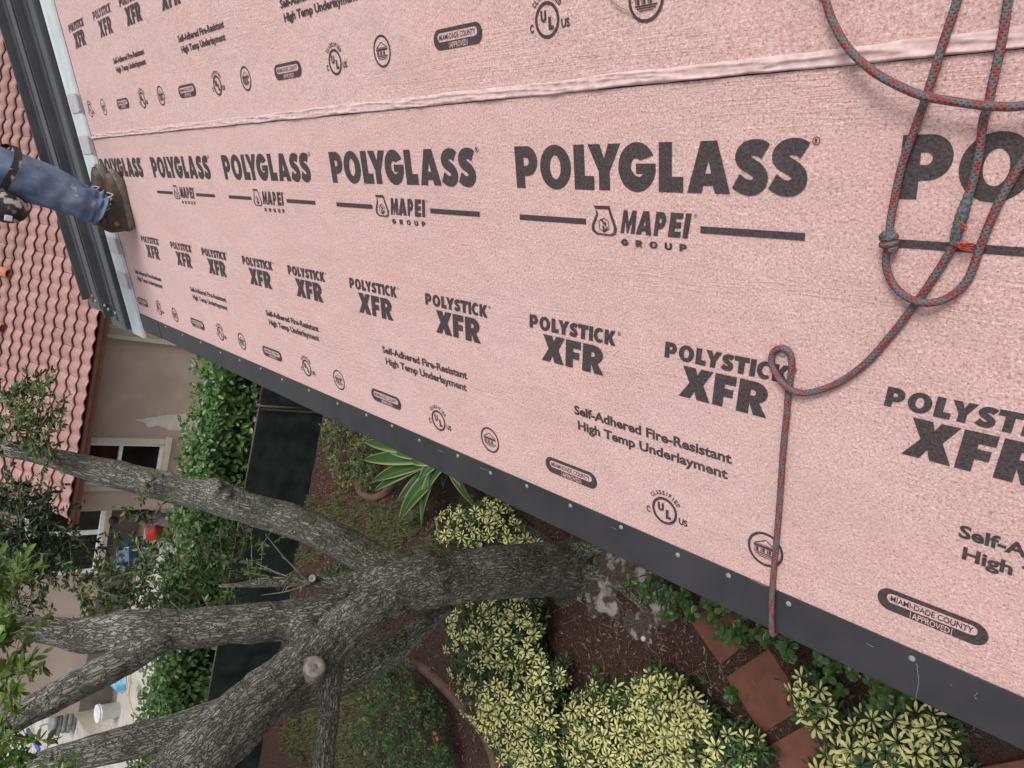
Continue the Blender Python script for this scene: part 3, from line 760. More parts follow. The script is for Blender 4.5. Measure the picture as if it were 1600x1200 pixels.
# ------------------------------------------------------------------ metal roof panels along the far rake
def panel(u0, u1, label, vtop=-6.0, vend=1.045):
    L_ = u1 - u0
    prof = [(0, .010), (0, .046), (.012, .048), (.016, .046), (.020, .012), (.10 * L_ + .02, .010), (.32 * L_, .010), (.335 * L_, .016), (.355 * L_, .016), (.37 * L_, .010),
            (.63 * L_, .010), (.645 * L_, .016), (.665 * L_, .016), (.68 * L_, .010), (L_ - .022, .010), (L_ - .016, .040), (L_ - .003, .042), (L_ - .003, .008)]
    t = thing('metal_roof_panel', label, 'roof panel', ROOF, 'dark ribbed metal roof panels along the far roof edge')
    vs = np.linspace(vtop, vend, 30)
    P = [[rl(u0 + a, v, n + 0.0015 * noise.noise(Vector((u0 * 7 + a * 3, v * 2.2, 0)))) for a, n in prof] for v in vs]
    rpart('pan', MB().sheet(P), M_PANEL, t)
    mb = rbox(MB(), u0 + .03, u1 - .03, vend - .002, vend + .045, .006, .012)
    rpart('end_tab', mb, M_PANEL, t)
    return t
p1 = panel(4.575, 5.045, 'dark ribbed metal roof panel beside the pale flange and the pink sheet')
p2 = panel(5.048, 5.515, 'dark ribbed metal roof panel at the outer rim, nearest the tiled roof', vend=0.99)
mb = MB()
prof = [(0, .002), (.004, .016), (.160, .016), (.168, .022), (.176, .010)]
P = [[rl(4.395 + a, v, n) for a, n in prof] for v in np.linspace(-6, 1.075, 24)]
flange = rpart('pale_flange', mb.sheet(P), M_WHITEFLANGE, p1)
for x, y in ((123, 160), (139, 226), (184, 385), (200, 440)):
    u, v, _ = rp(x, y, .018)
    mb = rbox(MB(), 4.385, 4.555, v - .045, v + .045, .0185, .0205)
    mb.box(rl(4.40, v, .024), (.03, .08, .006))
    rpart('clip', mb, M_CLIP, flange)
for x, y in ((146, 462), (151, 470), (165, 477), (171, 483), (182, 489)):
    u, v, _ = rp(x, y, .02)
    c = rl(u, v, .022)
    mb = MB().lathe([(.010, 0), (.011, .004), (.006, .010)], Matrix.Translation(c), 8)
    rpart('screw', mb, M_SCREW if x != 146 else M_FLOWER, p1 if u < 5.046 else p2)

# ================================================================== the ropes
def tube_uv(name, pts, rad, parent, n=10, spans=14, m=None, taper=None):
    """rope: sweep with its own (length, angle) coordinates; pts are (u, v, n) roof coordinates or world Vectors"""
    P = smoothpath(pts, spans)
    # resample evenly
    d = np.concatenate([[0], np.cumsum(np.linalg.norm(np.diff(P, axis=0), axis=1))])
    k = max(8, int(d[-1] / 0.0035))
    q = np.linspace(0, d[-1], k)
    P = np.stack([np.interp(q, d, P[:, i]) for i in range(3)], 1)
    T, A, B = frames(P)
    ang = np.arange(n) / n * 2 * math.pi
    V = P[:, None] + rad * (A[:, None] * np.cos(ang)[None, :, None] + B[:, None] * np.sin(ang)[None, :, None])
    vs = V.reshape(-1, 3)
    fs = [(i * n + j, i * n + (j + 1) % n, (i + 1) * n + (j + 1) % n, (i + 1) * n + j) for i in range(k - 1) for j in range(n)]
    fs += [tuple(range(n - 1, -1, -1)), tuple((k - 1) * n + j for j in range(n))]
    Mi = WM[parent.name].inverted()
    me = raw_mesh(name, [Mi @ Vector(v) for v in vs], fs, m or M_ROPE)
    # |angle| folded so that no seam shows
    br = np.zeros((k * n, 3), np.float32)
    br[:, 0] = np.repeat(q, n)
    tw = np.arange(n) / n
    br[:, 1] = np.tile(np.where(tw <= .5, tw, 1 - tw) * 2 * .5, k)
    mesh_attr(me, 'braid', br, 'FLOAT_VECTOR')
    return place(name, me, parent)
RR = 0.0057
def rpts(L): return [ROOF @ rl(*rp(x, y, h)) for x, y, h in L]
rope_a = [(1262, -90, .012), (1275, -45, .014), (1290, 0, .018), (1301, 33, .022), (1325, 75, .028), (1365, 112, .034), (1410, 137, .036), (1447, 151, .036), (1500, 160, .034), (1550, 166, .034), (1600, 165, .030), (1680, 150, .02), (1760, 110, .012), (1780, 40, .008)]
t = thing('rope', 'grey rope with red flecks swinging in one long free arc across the two other strands', 'rope', Vector(rw(.3, 0, 0)), 'grey and red ropes on the pink roof')
tube_uv('strand', rpts(rope_a), RR, t)
rope_b = [(1515, -80, .008), (1497, -5, .008), (1476, 60, .010), (1447, 152, .014), (1428, 205, .010), (1409, 260, .008), (1397, 315, .008), (1391, 350, .012), (1389, 378, .017), (1385, 397, .013), (1385, 416, .011), (1393, 440, .012), (1411, 460, .016), (1436, 472, .022), (1463, 472, .018),
          (1490, 460, .012), (1512, 437, .008), (1524, 408, .007), (1532, 385, .007), (1546, 350, .007), (1560, 318, .007), (1579, 284, .007), (1602, 248, .007), (1660, 170, .007), (1700, 60, .007)]
t2 = thing('rope', 'grey rope with red flecks hanging in a narrow bight with a small knot in it', 'rope', Vector(rw(.35, .15, 0)), 'grey and red ropes on the pink roof')
tube_uv('strand', rpts(rope_b), RR, t2)
kb = Vector(ROOF @ rl(*rp(1389, 379, .016)))
ey = Vector((CA, 0, SA)); ex = Vector((0, -1, 0))
kp = []
for i in range(30):
    a = i / 29 * 2 * math.pi * 2.2
    kp.append(kb + ex * (.0088 * math.cos(a)) + NORM * (.0085 * math.sin(a)) + ey * (.010 - .020 * i / 29))
tube_uv('knot', kp, .0050, t2, spans=3)
mbk = MB().tube([kb + ex * .006 + ey * .014, kb + ex * -.004 + ey * .013 + NORM * .010, kb + ex * -.009 + ey * .008 + NORM * .006], [.005, .0062, .0045], 8)
mbk.build('knot_end', M_GREYYARN, t2, True)
rope_c = [(1590, -80, .008), (1576, -5, .008), (1566, 60, .008), (1551, 130, .010), (1543, 168, .012), (1536, 190, .010), (1530, 240, .008), (1517, 295, .008), (1503, 335, .011), (1497, 358, .011), (1489, 384, .009), (1460, 432, .008), (1432, 472, .008), (1395, 520, .007), (1350, 570, .007), (1302, 602, .008),
          (1257, 614, .012), (1231, 606, .018), (1215, 588, .012), (1206, 570, .008), (1206, 555, .007), (1213, 546, .007), (1224, 544, .007), (1234, 552, .007), (1237, 573, .007), (1232, 610, .007), (1229, 650, .007), (1224, 700, .007), (1217, 800, .007), (1210, 880, .008), (1206, 935, .010)]
wc = rpts(rope_c)
eu = rp(1206, 985, .010)[0]
wc += [rw(eu, 1.022, .010), rw(eu, 1.036, .001), rw(eu, 1.038, -.02), rw(eu, 1.03, -.05) + Vector((0, 0, -.06)), Vector((-.004, eu, ZE - .35)), Vector((0.0, eu + .02, ZE - .9)), Vector((.05, eu + .03, ZE - 1.6))]
t3 = thing('rope', 'grey rope with red flecks looped round a screw and hanging over the dark roof edge', 'rope', Vector(rw(.55, .5, 0)), 'grey and red ropes on the pink roof')
tube_uv('strand', wc, RR, t3)
sp = smoothpath(rpts([(1514, 302, .010), (1505, 330, .012), (1497, 356, .013), (1490, 382, .011)]), 8)
MB().tube(sp, [RR * (1.0 + .42 * math.sin(math.pi * i / (len(sp) - 1)) + .12 * math.sin(i * 1.9)) for i in range(len(sp))], 9).build('splice_wrap', M_GREYYARN, t3, True)
mb = MB()
for i in range(16):
    b = ROOF @ rl(*rp(1494 + rng.uniform(-4, 4), 380 + rng.uniform(-4, 4), .012))
    e = ROOF @ rl(*rp(1516 + rng.uniform(-8, 8), 388 + rng.uniform(-9, 7), .006 + rng.random() * .01))
    mid_ = (b + e) / 2 + NORM * rng.uniform(.003, .010)
    mb.tube(smoothpath([b, mid_, e], 4), .0007, 4)
for i in range(8):
    b = ROOF @ rl(*rp(1499 + rng.uniform(-3, 3), 346 + rng.uniform(-6, 6), .015))
    e = ROOF @ rl(*rp(1507 + rng.uniform(-6, 6), 355 + rng.uniform(-8, 8), .018))
    mb.tube([b, (b + e) / 2 + NORM * .004, e], .0009, 4)
mb.build('frayed_yarn', M_REDYARN, t3)
# a dry green stem lying on the sheet
P = smoothpath([ROOF @ rl(*rp(x, y, h)) for x, y, h in ((935, -30, .012), (957, 0, .012), (968, 10, .010), (980, 16, .008), (989, 26, .006))], 6)
tw = MB().tube(P, np.linspace(.0022, .0008, len(P)), 5)
o = tw.build('dry_stem', mat('dry_green_stem', (.30, .27, .13), (.42, .40, .20), 60, .8), None, True)
tag(o, 'thin dry greenish stem lying on the pink sheet above the long seam', 'stem')

# ================================================================== the tiled house beyond
YW = 15.45
EY, EZ = 15.0, 2.69
nh = thing('tiled_house', 'beige stuccoed house with pink barrel tile roof beyond the fence', 'house', Vector((0, 16, 0)))
def wallgrid(name, pts, m, parent): return MB().add(pts, [tuple(range(len(pts)))]).build(name, m, parent)
mb = MB()
# front wall with an opening for the window (x -4.50..-3.56, z 0.98..2.5)
def wall_rect(mb, x0, x1, z0, z1, y0=YW, th=.25): mb.box(((x0 + x1) / 2, y0 + th / 2, (z0 + z1) / 2), (abs(x1 - x0), th, abs(z1 - z0)))
wx0, wx1, wz0, wz1 = -4.47, -3.58, 0.98, 2.47
for a in ((-5.0, wx0, 0, 2.74), (wx1, 8.0, 0, 2.74), (wx0, wx1, 0, wz0), (wx0, wx1, wz1, 2.74)): wall_rect(mb, *a)
mb.box((-4.875, 17.1, 1.36), (.25, 2.8, 2.72))
w2x0, w2x1, w2z0, w2z1, YR = -7.62, -5.72, 0.98, 2.6, 18.5
for a in ((-11.3, w2x0, 0, 3.5), (w2x1, -5.0, 0, 3.5), (w2x0, w2x1, 0, w2z0), (w2x0, w2x1, w2z1, 3.5)): wall_rect(mb, *a, YR)
mb.box((-11.17, 21.6, 1.75), (.25, 5.7, 3.5))
wl = mb.build('wall', M_STUCCO, nh)
# pale unpainted patch of fresh stucco, run down the wall beside the hedge
poly = [gy(x, y, YW - .004) for x, y in ((211, 656), (240, 652), (262, 648), (300, 646), (312, 668), (288, 674), (262, 671), (248, 665), (232, 668), (224, 660))]
pn = []
for i in range(len(poly)):
    a, b = poly[i - 1], poly[i]
    for k_ in range(5):
        q = a.lerp(b, k_ / 5); pn.append((q.x + rng.uniform(-.012, .012), YW - .006, q.z + rng.uniform(-.012, .012)))
MB().add(pn, [tuple(range(len(pn)))]).build('stucco_patch', mat('bare_stucco', (.50, .47, .42), (.58, .55, .50), 6, .9), wl)
MB().box(((-11.3 - 5) / 2, YR - .012, .50), (6.3, .02, .72)).build('plinth', M_PLINTH, nh)
def window(name, x0, x1, z0, z1, y, mframe, horizontal, parent, mg, sill=True):
    fr = MB(); t_ = .07
    for c, s in ((((x0 + x1) / 2, y - .01, z0 + t_ / 2), (x1 - x0, .09, t_)), (((x0 + x1) / 2, y - .01, z1 - t_ / 2), (x1 - x0, .09, t_)),
                 ((x0 + t_ / 2, y - .01, (z0 + z1) / 2), (t_, .09, z1 - z0 - 2 * t_)), ((x1 - t_ / 2, y - .01, (z0 + z1) / 2), (t_, .09, z1 - z0 - 2 * t_))): fr.box(c, s)
    f = fr.build(name, mframe, parent)
    if horizontal:
        zm = (z0 + z1) / 2 + .08
        MB().box(((x0 + x1) / 2, y - .005, zm), (x1 - x0 - 2 * t_, .07, .06)).build('mullion', M_WHITE, f)
        for a, b in ((z0 + t_, zm - .03), (zm + .03, z1 - t_)):
            MB().box(((x0 + x1) / 2, y + .03, (a + b) / 2), (x1 - x0 - 2 * t_, .01, b - a)).build('pane', mg[0] if a < zm - .2 else mg[1], f)
    else:
        xm = (x0 + x1) / 2 + .05
        MB().box((xm, y - .005, (z0 + z1) / 2), (.10, .07, z1 - z0 - 2 * t_)).build('mullion', M_WHITE, f)
        for a, b in ((x0 + t_, xm - .05), (xm + .05, x1 - t_)):
            MB().box(((a + b) / 2, y + .03, (z0 + z1) / 2), (b - a, .01, z1 - z0 - 2 * t_)).build('pane', mg[0], f)
    return f
f1 = window('window', wx0, wx1, wz0, wz1, YW + .05, M_WHITE, True, nh, (M_GLASS, M_GLASSRED))
tr = MB()
for c, s in (((wx1 + .05, YW - .03, 1.72), (.10, .06, 1.66)), ((wx0 - .05, YW - .03, 1.72), (.10, .06, 1.66)), (((wx0 + wx1) / 2, YW - .04, wz0 - .05), (1.16, .08, .10)), (((wx0 + wx1) / 2, YW - .025, wz0 + .02), (.86, .05, .03))): tr.box(c, s)
tr.build('trim', M_CREAM, f1)
f2 = window('window', w2x0, w2x1, w2z0, w2z1, YR + .02, M_WHITE, False, nh, (M_GLASS, M_GLASS))
MB().box(((w2x0 + w2x1) / 2, YR - .03, w2z0 - .07), (2.2, .10, .13)).build('trim', M_CREAM, f2)
# stepped cream moulding beside a tall opening, close to our roof edge
mb = MB()
for i, (xa, xb, d) in enumerate(((-1.50, -1.42, .10), (-1.42, -1.30, .05), (-1.30, -1.22, .12), (-1.22, -1.10, .06), (-1.10, -1.00, .13), (-1.00, -.60, .05))):
    mb.box(((xa + xb) / 2, YW - d / 2 - .002, 1.28), (abs(xb - xa), d, 2.56))
mb.build('moulding', M_CREAM, nh)
# fascia, soffit, downpipe stain left to the material
mb = MB(); mb.box((1.5, EY + .06, EZ - .115), (13.2, .05, .17)); mb.box((1.5, EY + .30, EZ - .19), (13.0, .44, .02), None, 0)
mb.build('fascia', M_FASCIA, nh)
mb = MB().tube([(-5.15, EY + .03, EZ - .07), (8.1, EY + .03, EZ - .07)], .045, 8)
mb.build('gutter', M_FASCIA, nh)
# roof: dark underlay with one tile object per tile
TP = R(22.6); TC, TS = math.cos(TP), math.sin(TP)
XL, XR, SMAX = -4.95, 8.0, 6.0
mb = MB()
q = [(XL, EY + .06, EZ - .03), (XR, EY + .06, EZ - .03), (XR, EY + SMAX * TC, EZ + SMAX * TS - .05), (XL, EY + SMAX * TC, EZ + SMAX * TS - .05)]
mb.add(q + [(x, y, z - .08) for x, y, z in q], [(0, 1, 2, 3), (7, 6, 5, 4), (0, 4, 5, 1), (1, 5, 6, 2), (2, 6, 7, 3), (3, 7, 4, 0)])
tr_ = mb.build('tile_roof', M_TILEGAP, nh)
TW_, TE = 0.266, 0.287
def tile_mesh():
    n = 10; Lt = TE * 1.12
    xs = [TW_ * i / n for i in range(n + 1)]
    def zz(x): 
        t_ = x / TW_
        return .041 * (math.sin(2 * math.pi * (t_ - .25)) * .5 + .5) ** 0.75
    vs = []; 
    for y, dz in ((0, .052), (Lt * .5, .028), (Lt, .004)): vs += [(x, y, zz(x) + dz) for x in xs]
    vs += [(x, 0.003, zz(x) + .030) for x in xs]
    fs = [(r * (n + 1) + i, r * (n + 1) + i + 1, (r + 1) * (n + 1) + i + 1, (r + 1) * (n + 1) + i) for r in range(2) for i in range(n)]
    b = 3 * (n + 1)
    fs += [(b + i, b + i + 1, i + 1, i) for i in range(n)]
    me = raw_mesh('roof_tile', vs, fs, M_TILE)
    try: me.set_sharp_from_angle(angle=R(50))
    except Exception: pass
    return me, vs, fs
ME_TILE, tv, tf = tile_mesh()
cells = []
for r in range(int(SMAX / TE)):
    for c in range(int((XR - XL) / TW_)):
        x = XL + c * TW_ + rng.uniform(-.004, .004); s_ = r * TE - .05
        M_ = Matrix.Translation((x, EY + s_ * TC, EZ + s_ * TS)) @ Matrix.Rotation(TP + rng.uniform(-.008, .008), 4, 'X') @ Matrix.Rotation(rng.uniform(-.012, .012), 4, 'Z')
        p_ = px_of((x + .13, EY + s_ * TC, EZ + s_ * TS))
        inf = -5 < p_[0] < 1600 and -5 < p_[1] < 830
        cells.append((0 if inf else 1, r * .4 + abs(x + 2) * .1, M_))
cells.sort(key=lambda a: (a[0], a[1]))
for _, _, M_ in cells[:298]: place('roof_tile', ME_TILE, tr_, world=M_)
mb = MB()
for _, _, M_ in cells[298:]: mb.add([M_ @ Vector(v) for v in tv], tf)
tag(mb.build('outer_tiles', M_TILE, tr_, True), kind='stuff')
print('tiles in frame', sum(1 for c in cells if c[0] == 0))
def roofpt(px, py):
    d = ray(px, py); nrm = Vector((0, -TS, TC)); o_ = Vector((0, EY, EZ + .05))
    return CAM + d * ((o_ - CAM).dot(nrm) / d.dot(nrm))
for x, y in ((13, 427), (4, 512)):
    p_ = roofpt(x, y)
    M_ = Matrix.Translation(p_) @ Matrix.Rotation(TP, 4, 'X')
    mb = MB()
    # a half-round cover tile tipped up on the slope
    n = 10; A_ = [(.10 * math.cos(math.pi * i / n), .085 * math.sin(math.pi * i / n)) for i in range(n + 1)]
    vs = [M_ @ Vector((a, yy, b + zz)) for yy, zz in ((-.11, .05), (.22, .01)) for a, b in A_] + [M_ @ Vector((a * .86, yy, b * .84 + zz)) for yy, zz in ((-.11, .05), (.22, .01)) for a, b in A_]
    k_ = n + 1
    fs = [(i, i + 1, k_ + i + 1, k_ + i) for i in range(n)] + [(3 * k_ + i, 3 * k_ + i + 1, 2 * k_ + i + 1, 2 * k_ + i) for i in range(n)] + [(2 * k_ + i, 2 * k_ + i + 1, i + 1, i) for i in range(n)]
    mb.add(vs, fs).build('vent_tile', M_ORANGE, tr_, True)

# ================================================================== fence with dark windscreen, hedge behind
YF = 11.22
fz = 1.17
fence = thing('fence', 'low fence covered in near-black windscreen fabric below the hedge', 'fence', Vector((-4, YF, 0)))
posts = [1.9, .05, -1.79, -3.62, -5.45, -7.3, -9.1, -10.9]
for i, x in enumerate(posts):
    MB().tube([(x, YF + .02, 0), (x, YF + .02, fz + .05)], .034, 10).build('post', M_POST, fence, True)
    if i:
        xa, xb = posts[i - 1], x
        P = [[(xa - .02 + (xb - xa + .04) * a, YF - .012 - .022 * abs(math.sin(a * math.pi * 3)) * (1 - b) + .010 * noise.noise(Vector((a * 9 + i * 5, b * 4, 1))), .01 + (fz - .01) * b) for b in np.linspace(0, 1, 9)] for a in np.linspace(0, 1, 28)]
        MB().sheet(P).build('windscreen', M_FENCE, fence, True)
        MB().tube([(xa, YF + .02, fz), (xb, YF + .02, fz)], .018, 8).build('rail', M_POST, fence, True)
    MB().box((x - .05, YF - .04, .62), (.03, .012, 1.1)).build('batten', M_POST, fence)

# ================================================================== vegetation
def leaf_arrays(pos, nrm, size, aspect=0.5, droop=0.15, fold=0.12, face=None):
    """one folded 8-triangle leaf per row: pos base point, nrm upward side, face optional pointing direction"""
    n = len(pos)
    if face is None: face = nrg.normal(size=(n, 3))
    nrm = nrm / (np.linalg.norm(nrm, axis=1)[:, None] + 1e-9)
    d = face - nrm * np.sum(face * nrm, axis=1)[:, None]
    d /= np.linalg.norm(d, axis=1)[:, None] + 1e-9
    s = np.cross(d, nrm)
    size = np.asarray(size).reshape(-1, 1)
    T = [(0, 0, 0), (.32, -.42, 0), (.32, 0, -1), (.32, .42, 0), (.72, -.36, 0), (.72, 0, -1), (.72, .36, 0), (1, 0, 0)]
    V = np.zeros((n, 8, 3))
    for i, (a, b, f) in enumerate(T):
        V[:, i] = pos + size * (d * a + s * b * aspect + nrm * (f * fold * aspect - droop * a * a))
    V = V.reshape(-1, 3)
    Fq = np.array([(0, 1, 2, 2), (0, 2, 3, 3), (1, 4, 5, 2), (2, 5, 6, 3), (4, 7, 5, 5), (5, 7, 6, 6)])
    base = (np.arange(n) * 8)[:, None]
    tri = np.concatenate([base + np.array([0, 2, 1]), base + np.array([0, 3, 2]), base + np.array([4, 5, 7]), base + np.array([5, 6, 7])])
    quad = np.concatenate([base + np.array([1, 2, 5, 4]), base + np.array([2, 3, 6, 5])])
    return V, tri, quad
def fast_mesh(name, V, tri, quad, m, tint=None):
    me = bpy.data.meshes.new(name)
    nl = len(tri) * 3 + len(quad) * 4
    me.vertices.add(len(V)); me.vertices.foreach_set('co', V.astype(np.float32).ravel())
    me.loops.add(nl)
    me.loops.foreach_set('vertex_index', np.concatenate([tri.ravel(), quad.ravel()]).astype(np.int32))
    me.polygons.add(len(tri) + len(quad))
    st = np.concatenate([np.arange(len(tri)) * 3, len(tri) * 3 + np.arange(len(quad)) * 4]).astype(np.int32)
    me.polygons.foreach_set('loop_start', st)
    me.polygons.foreach_set('use_smooth', [True] * (len(tri) + len(quad)))
    me.materials.append(m)
    me.update(calc_edges=True); me.validate()
    if tint is not None: mesh_attr(me, 'tint', tint)
    return me
def foliage(name, pos, nrm, size, m, parent=None, aspect=.5, tint=None, face=None, droop=.15, kind='stuff', M=None):
    pos = np.asarray(pos, float); nrm = np.asarray(nrm, float)
    if tint is None: tint = nrg.random(len(pos))
    if parent is not None: pos = pos - np.array(WM[parent.name].translation)
    V, tri, quad = leaf_arrays(pos, nrm, size, aspect, droop, .14, face)
    me = fast_mesh(name, V, tri, quad, m, np.repeat(tint, 8))
    o = place(name, me, parent)
    if kind: tag(o, kind=kind)
    return o
def px_scatter(poly, n, yfun, jitter=0):
    """n points seen inside a picture outline, at the distance yfun(x, y, edge) gives"""
    xs = [p[0] for p in poly]; ys = [p[1] for p in poly]; out = []
    while len(out) < n:
        x = rng.uniform(min(xs), max(xs)); y = rng.uniform(min(ys), max(ys))
        if pip(x, y, poly): out.append(gy(x, y, yfun(x, y)))
    return np.array([tuple(p) for p in out])

# ------------------------------------------------------------------ the oak
tree = thing('oak_tree', 'large grey barked oak with mossy trunk and forking limbs beside the roof edge', 'tree', Vector((-2.27, 5.16, 0)))
def limb(pts, spans=14):
    """pts: (px, py, depth y, width in px) -> sampled centreline and radii"""
    Q = []
    for x, y, yy, wpx in pts:
        p = gy(x, y, yy); q = p - CAM
        depth = sum(RCW[i][2] * q[i] for i in range(3))
        Q.append((*p, wpx * .44 * depth / F - .004))
    S_ = smoothpath(Q, spans)
    return S_[:, :3], S_[:, 3]
TRUNK = limb([(905, 893, 5.22, 146), (893, 888, 5.16, 102), (840, 890, 5.12, 95), (780, 894, 5.08, 95), (720, 900, 5.08, 96), (660, 908, 5.10, 102), (610, 920, 5.12, 102), (570, 935, 5.12, 96)])
LIMBS = {
 'limb_a': limb([(680, 898, 5.12, 41), (630, 890, 5.25, 53), (585, 875, 5.45, 59), (530, 846, 5.65, 61), (460, 816, 5.85, 59), (395, 797, 5.98, 55), (335, 779, 6.08, 58), (290, 770, 6.15, 54), (200, 745, 6.28, 53), (130, 728, 6.38, 44), (70, 712, 6.48, 36), (0, 698, 6.6, 32), (-90, 672, 6.8, 29), (-220, 640, 7.1, 24)]),
 'limb_b': limb([(610, 925, 5.12, 79), (560, 946, 5.10, 81), (500, 963, 5.12, 79), (430, 970, 5.16, 73), (350, 978, 5.20, 70), (280, 984, 5.24, 73), (210, 985, 5.28, 73), (140, 992, 5.32, 63), (80, 985, 5.36, 50), (20, 978, 5.4, 44), (-60, 960, 5.5, 40), (-180, 930, 5.6, 31)]),
 'limb_c': limb([(250, 1000, 5.18, 50), (205, 1026, 5.10, 55), (160, 1050, 5.02, 54), (110, 1076, 4.98, 54), (60, 1104, 4.94, 52), (10, 1132, 4.9, 49), (-80, 1170, 4.85, 42), (-200, 1210, 4.8, 34)]),
 'limb_d': limb([(620, 930, 5.10, 80), (575, 950, 5.00, 84), (535, 978, 4.92, 84), (500, 1016, 4.84, 87), (455, 1056, 4.74, 92), (405, 1098, 4.62, 102), (345, 1150, 4.48, 115), (290, 1205, 4.36, 122), (220, 1275, 4.2, 117), (120, 1370, 4.0, 100)]),
 'limb_e': limb([(700, 940, 5.26, 36), (650, 985, 5.36, 44), (600, 1024, 5.46, 54), (535, 1058, 5.54, 60), (470, 1082, 5.56, 62), (400, 1104, 5.58, 62), (320, 1128, 5.60, 64), (230, 1152, 5.62, 62), (140, 1176, 5.64, 58), (60, 1200, 5.66, 55), (-80, 1240, 5.72, 48)]),
 'limb_f': limb([(520, 1022, 4.92, 46), (516, 1060, 4.92, 44), (514, 1100, 4.90, 42), (510, 1150, 4.86, 38), (503, 1205, 4.82, 40), (496, 1280, 4.74, 36)]),
 'limb_g': limb([(600, 912, 5.22, 50), (560, 908, 5.30, 44), (520, 909, 5.38, 34), (488, 906, 5.44, 27), (450, 910, 5.50, 20), (400, 913, 5.58, 16), (340, 916, 5.68, 12)]),
}
# roots flare out over the soil
def wroot(pts): 
    S_ = smoothpath(pts, 10); return S_[:, :3], S_[:, 3]
x0, y0 = -2.27, 5.16
ROOTS = [wroot([(x0 + .05, y0 - .1, .30, .18), (x0 + .10, y0 - .34, .04, .09), (x0 + .08, y0 - .70, -.01, .06), (x0 - .02, y0 - 1.05, -.03, .05), (x0 - .05, y0 - 1.35, -.06, .04)]),
         wroot([(x0 + .1, y0, .35, .2), (x0 + .34, y0 - .22, .03, .10), (x0 + .50, y0 - .55, -.01, .07), (x0 + .58, y0 - .9, -.03, .055), (x0 + .70, y0 - 1.3, -.07, .04)]),
         wroot([(x0, y0 + .1, .3, .2), (x0 + .1, y0 + .5, .05, .14), (x0 + .2, y0 + 1.0, -.06, .08)])]
def knob(px, py, yy, r): return gy(px, py, yy), r
KNOBS = [knob(336, 760, 6.00, .085), knob(352, 772, 5.98, .075), knob(470, 980, 5.02, .14), knob(505, 1035, 4.74, .14)]
segs = [TRUNK] + list(LIMBS.values()) + ROOTS
mb = MB()
for P_, r_ in segs:
    rr = [r * (1 + .07 * noise.noise(Vector((i * .21, r * 30, len(P_))))) for i, r in enumerate(r_)]
    mb.tube(P_, rr, 14)
for c, r in KNOBS:
    prof = [(.001, -r)] + [(r * math.cos(R(a)), r * math.sin(R(a))) for a in range(-60, 61, 20)] + [(.001, r)]
    mb.lathe(prof, Matrix.Translation(c), 12)
tmp = bpy.data.objects.new('oak_wood', mb.mesh('oak_wood', M_BARK, True)); COL.objects.link(tmp)
md = tmp.modifiers.new('r', 'REMESH'); md.mode = 'VOXEL'; md.voxel_size = 0.020; md.use_smooth_shade = True
md = tmp.modifiers.new('s', 'SMOOTH'); md.factor = 0.5; md.iterations = 5
me = evaluated(tmp)
bpy.data.objects.remove(tmp)
nv = len(me.vertices)
co = np.zeros(nv * 3, np.float32); me.vertices.foreach_get('co', co); co = co.reshape(-1, 3).astype(float)
no = np.zeros(nv * 3, np.float32); me.vertices.foreach_get('normal', no); no = no.reshape(-1, 3).astype(float)
CP, CT, CS, CA_, CB_ = [], [], [], [], []
for P_, r_ in segs:
    T_, A_, B_ = frames(P_)
    s_ = np.concatenate([[0], np.cumsum(np.linalg.norm(np.diff(P_, axis=0), axis=1))])
    CP.append(P_); CT.append(T_); CS.append(s_ + len(CP) * 3.3); CA_.append(A_); CB_.append(B_)
CR = np.concatenate([r for _, r in segs])
CP, CT, CS, CA_, CB_ = map(np.concatenate, (CP, CT, CS, CA_, CB_))
idx = np.zeros(nv, int)
for a in range(0, nv, 4000):
    d2 = np.linalg.norm(co[a:a + 4000, None] - CP[None], axis=2) / CR[None]
    idx[a:a + 4000] = np.argmin(d2, axis=1)
off = co - CP[idx]
al = np.sum(off * CT[idx], axis=1)
bark = np.stack([(CS[idx] + al) * .24, np.sum(off * CA_[idx], axis=1), np.sum(off * CB_[idx], axis=1)], 1)
# long low ridges, lumps and furrows, moved for real
disp = np.array([0.022 * noise.noise(Vector((b[0] * 5, b[1] * 7, b[2] * 7))) + 0.011 * noise.noise(Vector((b[0] * 17, b[1] * 24, b[2] * 24))) + 0.005 * noise.noise(Vector((b[0] * 34, b[1] * 60, b[2] * 60))) for b in bark])
disp *= np.clip(CR[idx] / .14, .25, 1.1)
co2 = co + no * disp[:, None]
me.vertices.foreach_set('co', (co2 - np.array(WM[tree.name].translation)).astype(np.float32).ravel())
me.update()
mesh_attr(me, 'bark', bark, 'FLOAT_VECTOR')
# moss keeps to the upper, damp side of the trunk and lower limbs
mossw = np.clip(no[:, 0] * .55 + no[:, 2] * .35 + .55, 0, 1) * np.clip((4.6 - co[:, 2]) / 1.5, 0.06, 1)
mesh_attr(me, 'moss', mossw)
segid = np.concatenate([np.full(len(P_), i) for i, (P_, _) in enumerate(segs)])
xa = np.clip((co[:, 2] - 2.9) / 1.0, 0, 1)
pale = np.where(segid[idx] == 1, .25 + .75 * xa, .30 * xa)
mesh_attr(me, 'pale', pale)
me.materials.clear(); me.materials.append(M_BARK)
place('trunk', me, tree)
print('oak verts', nv)
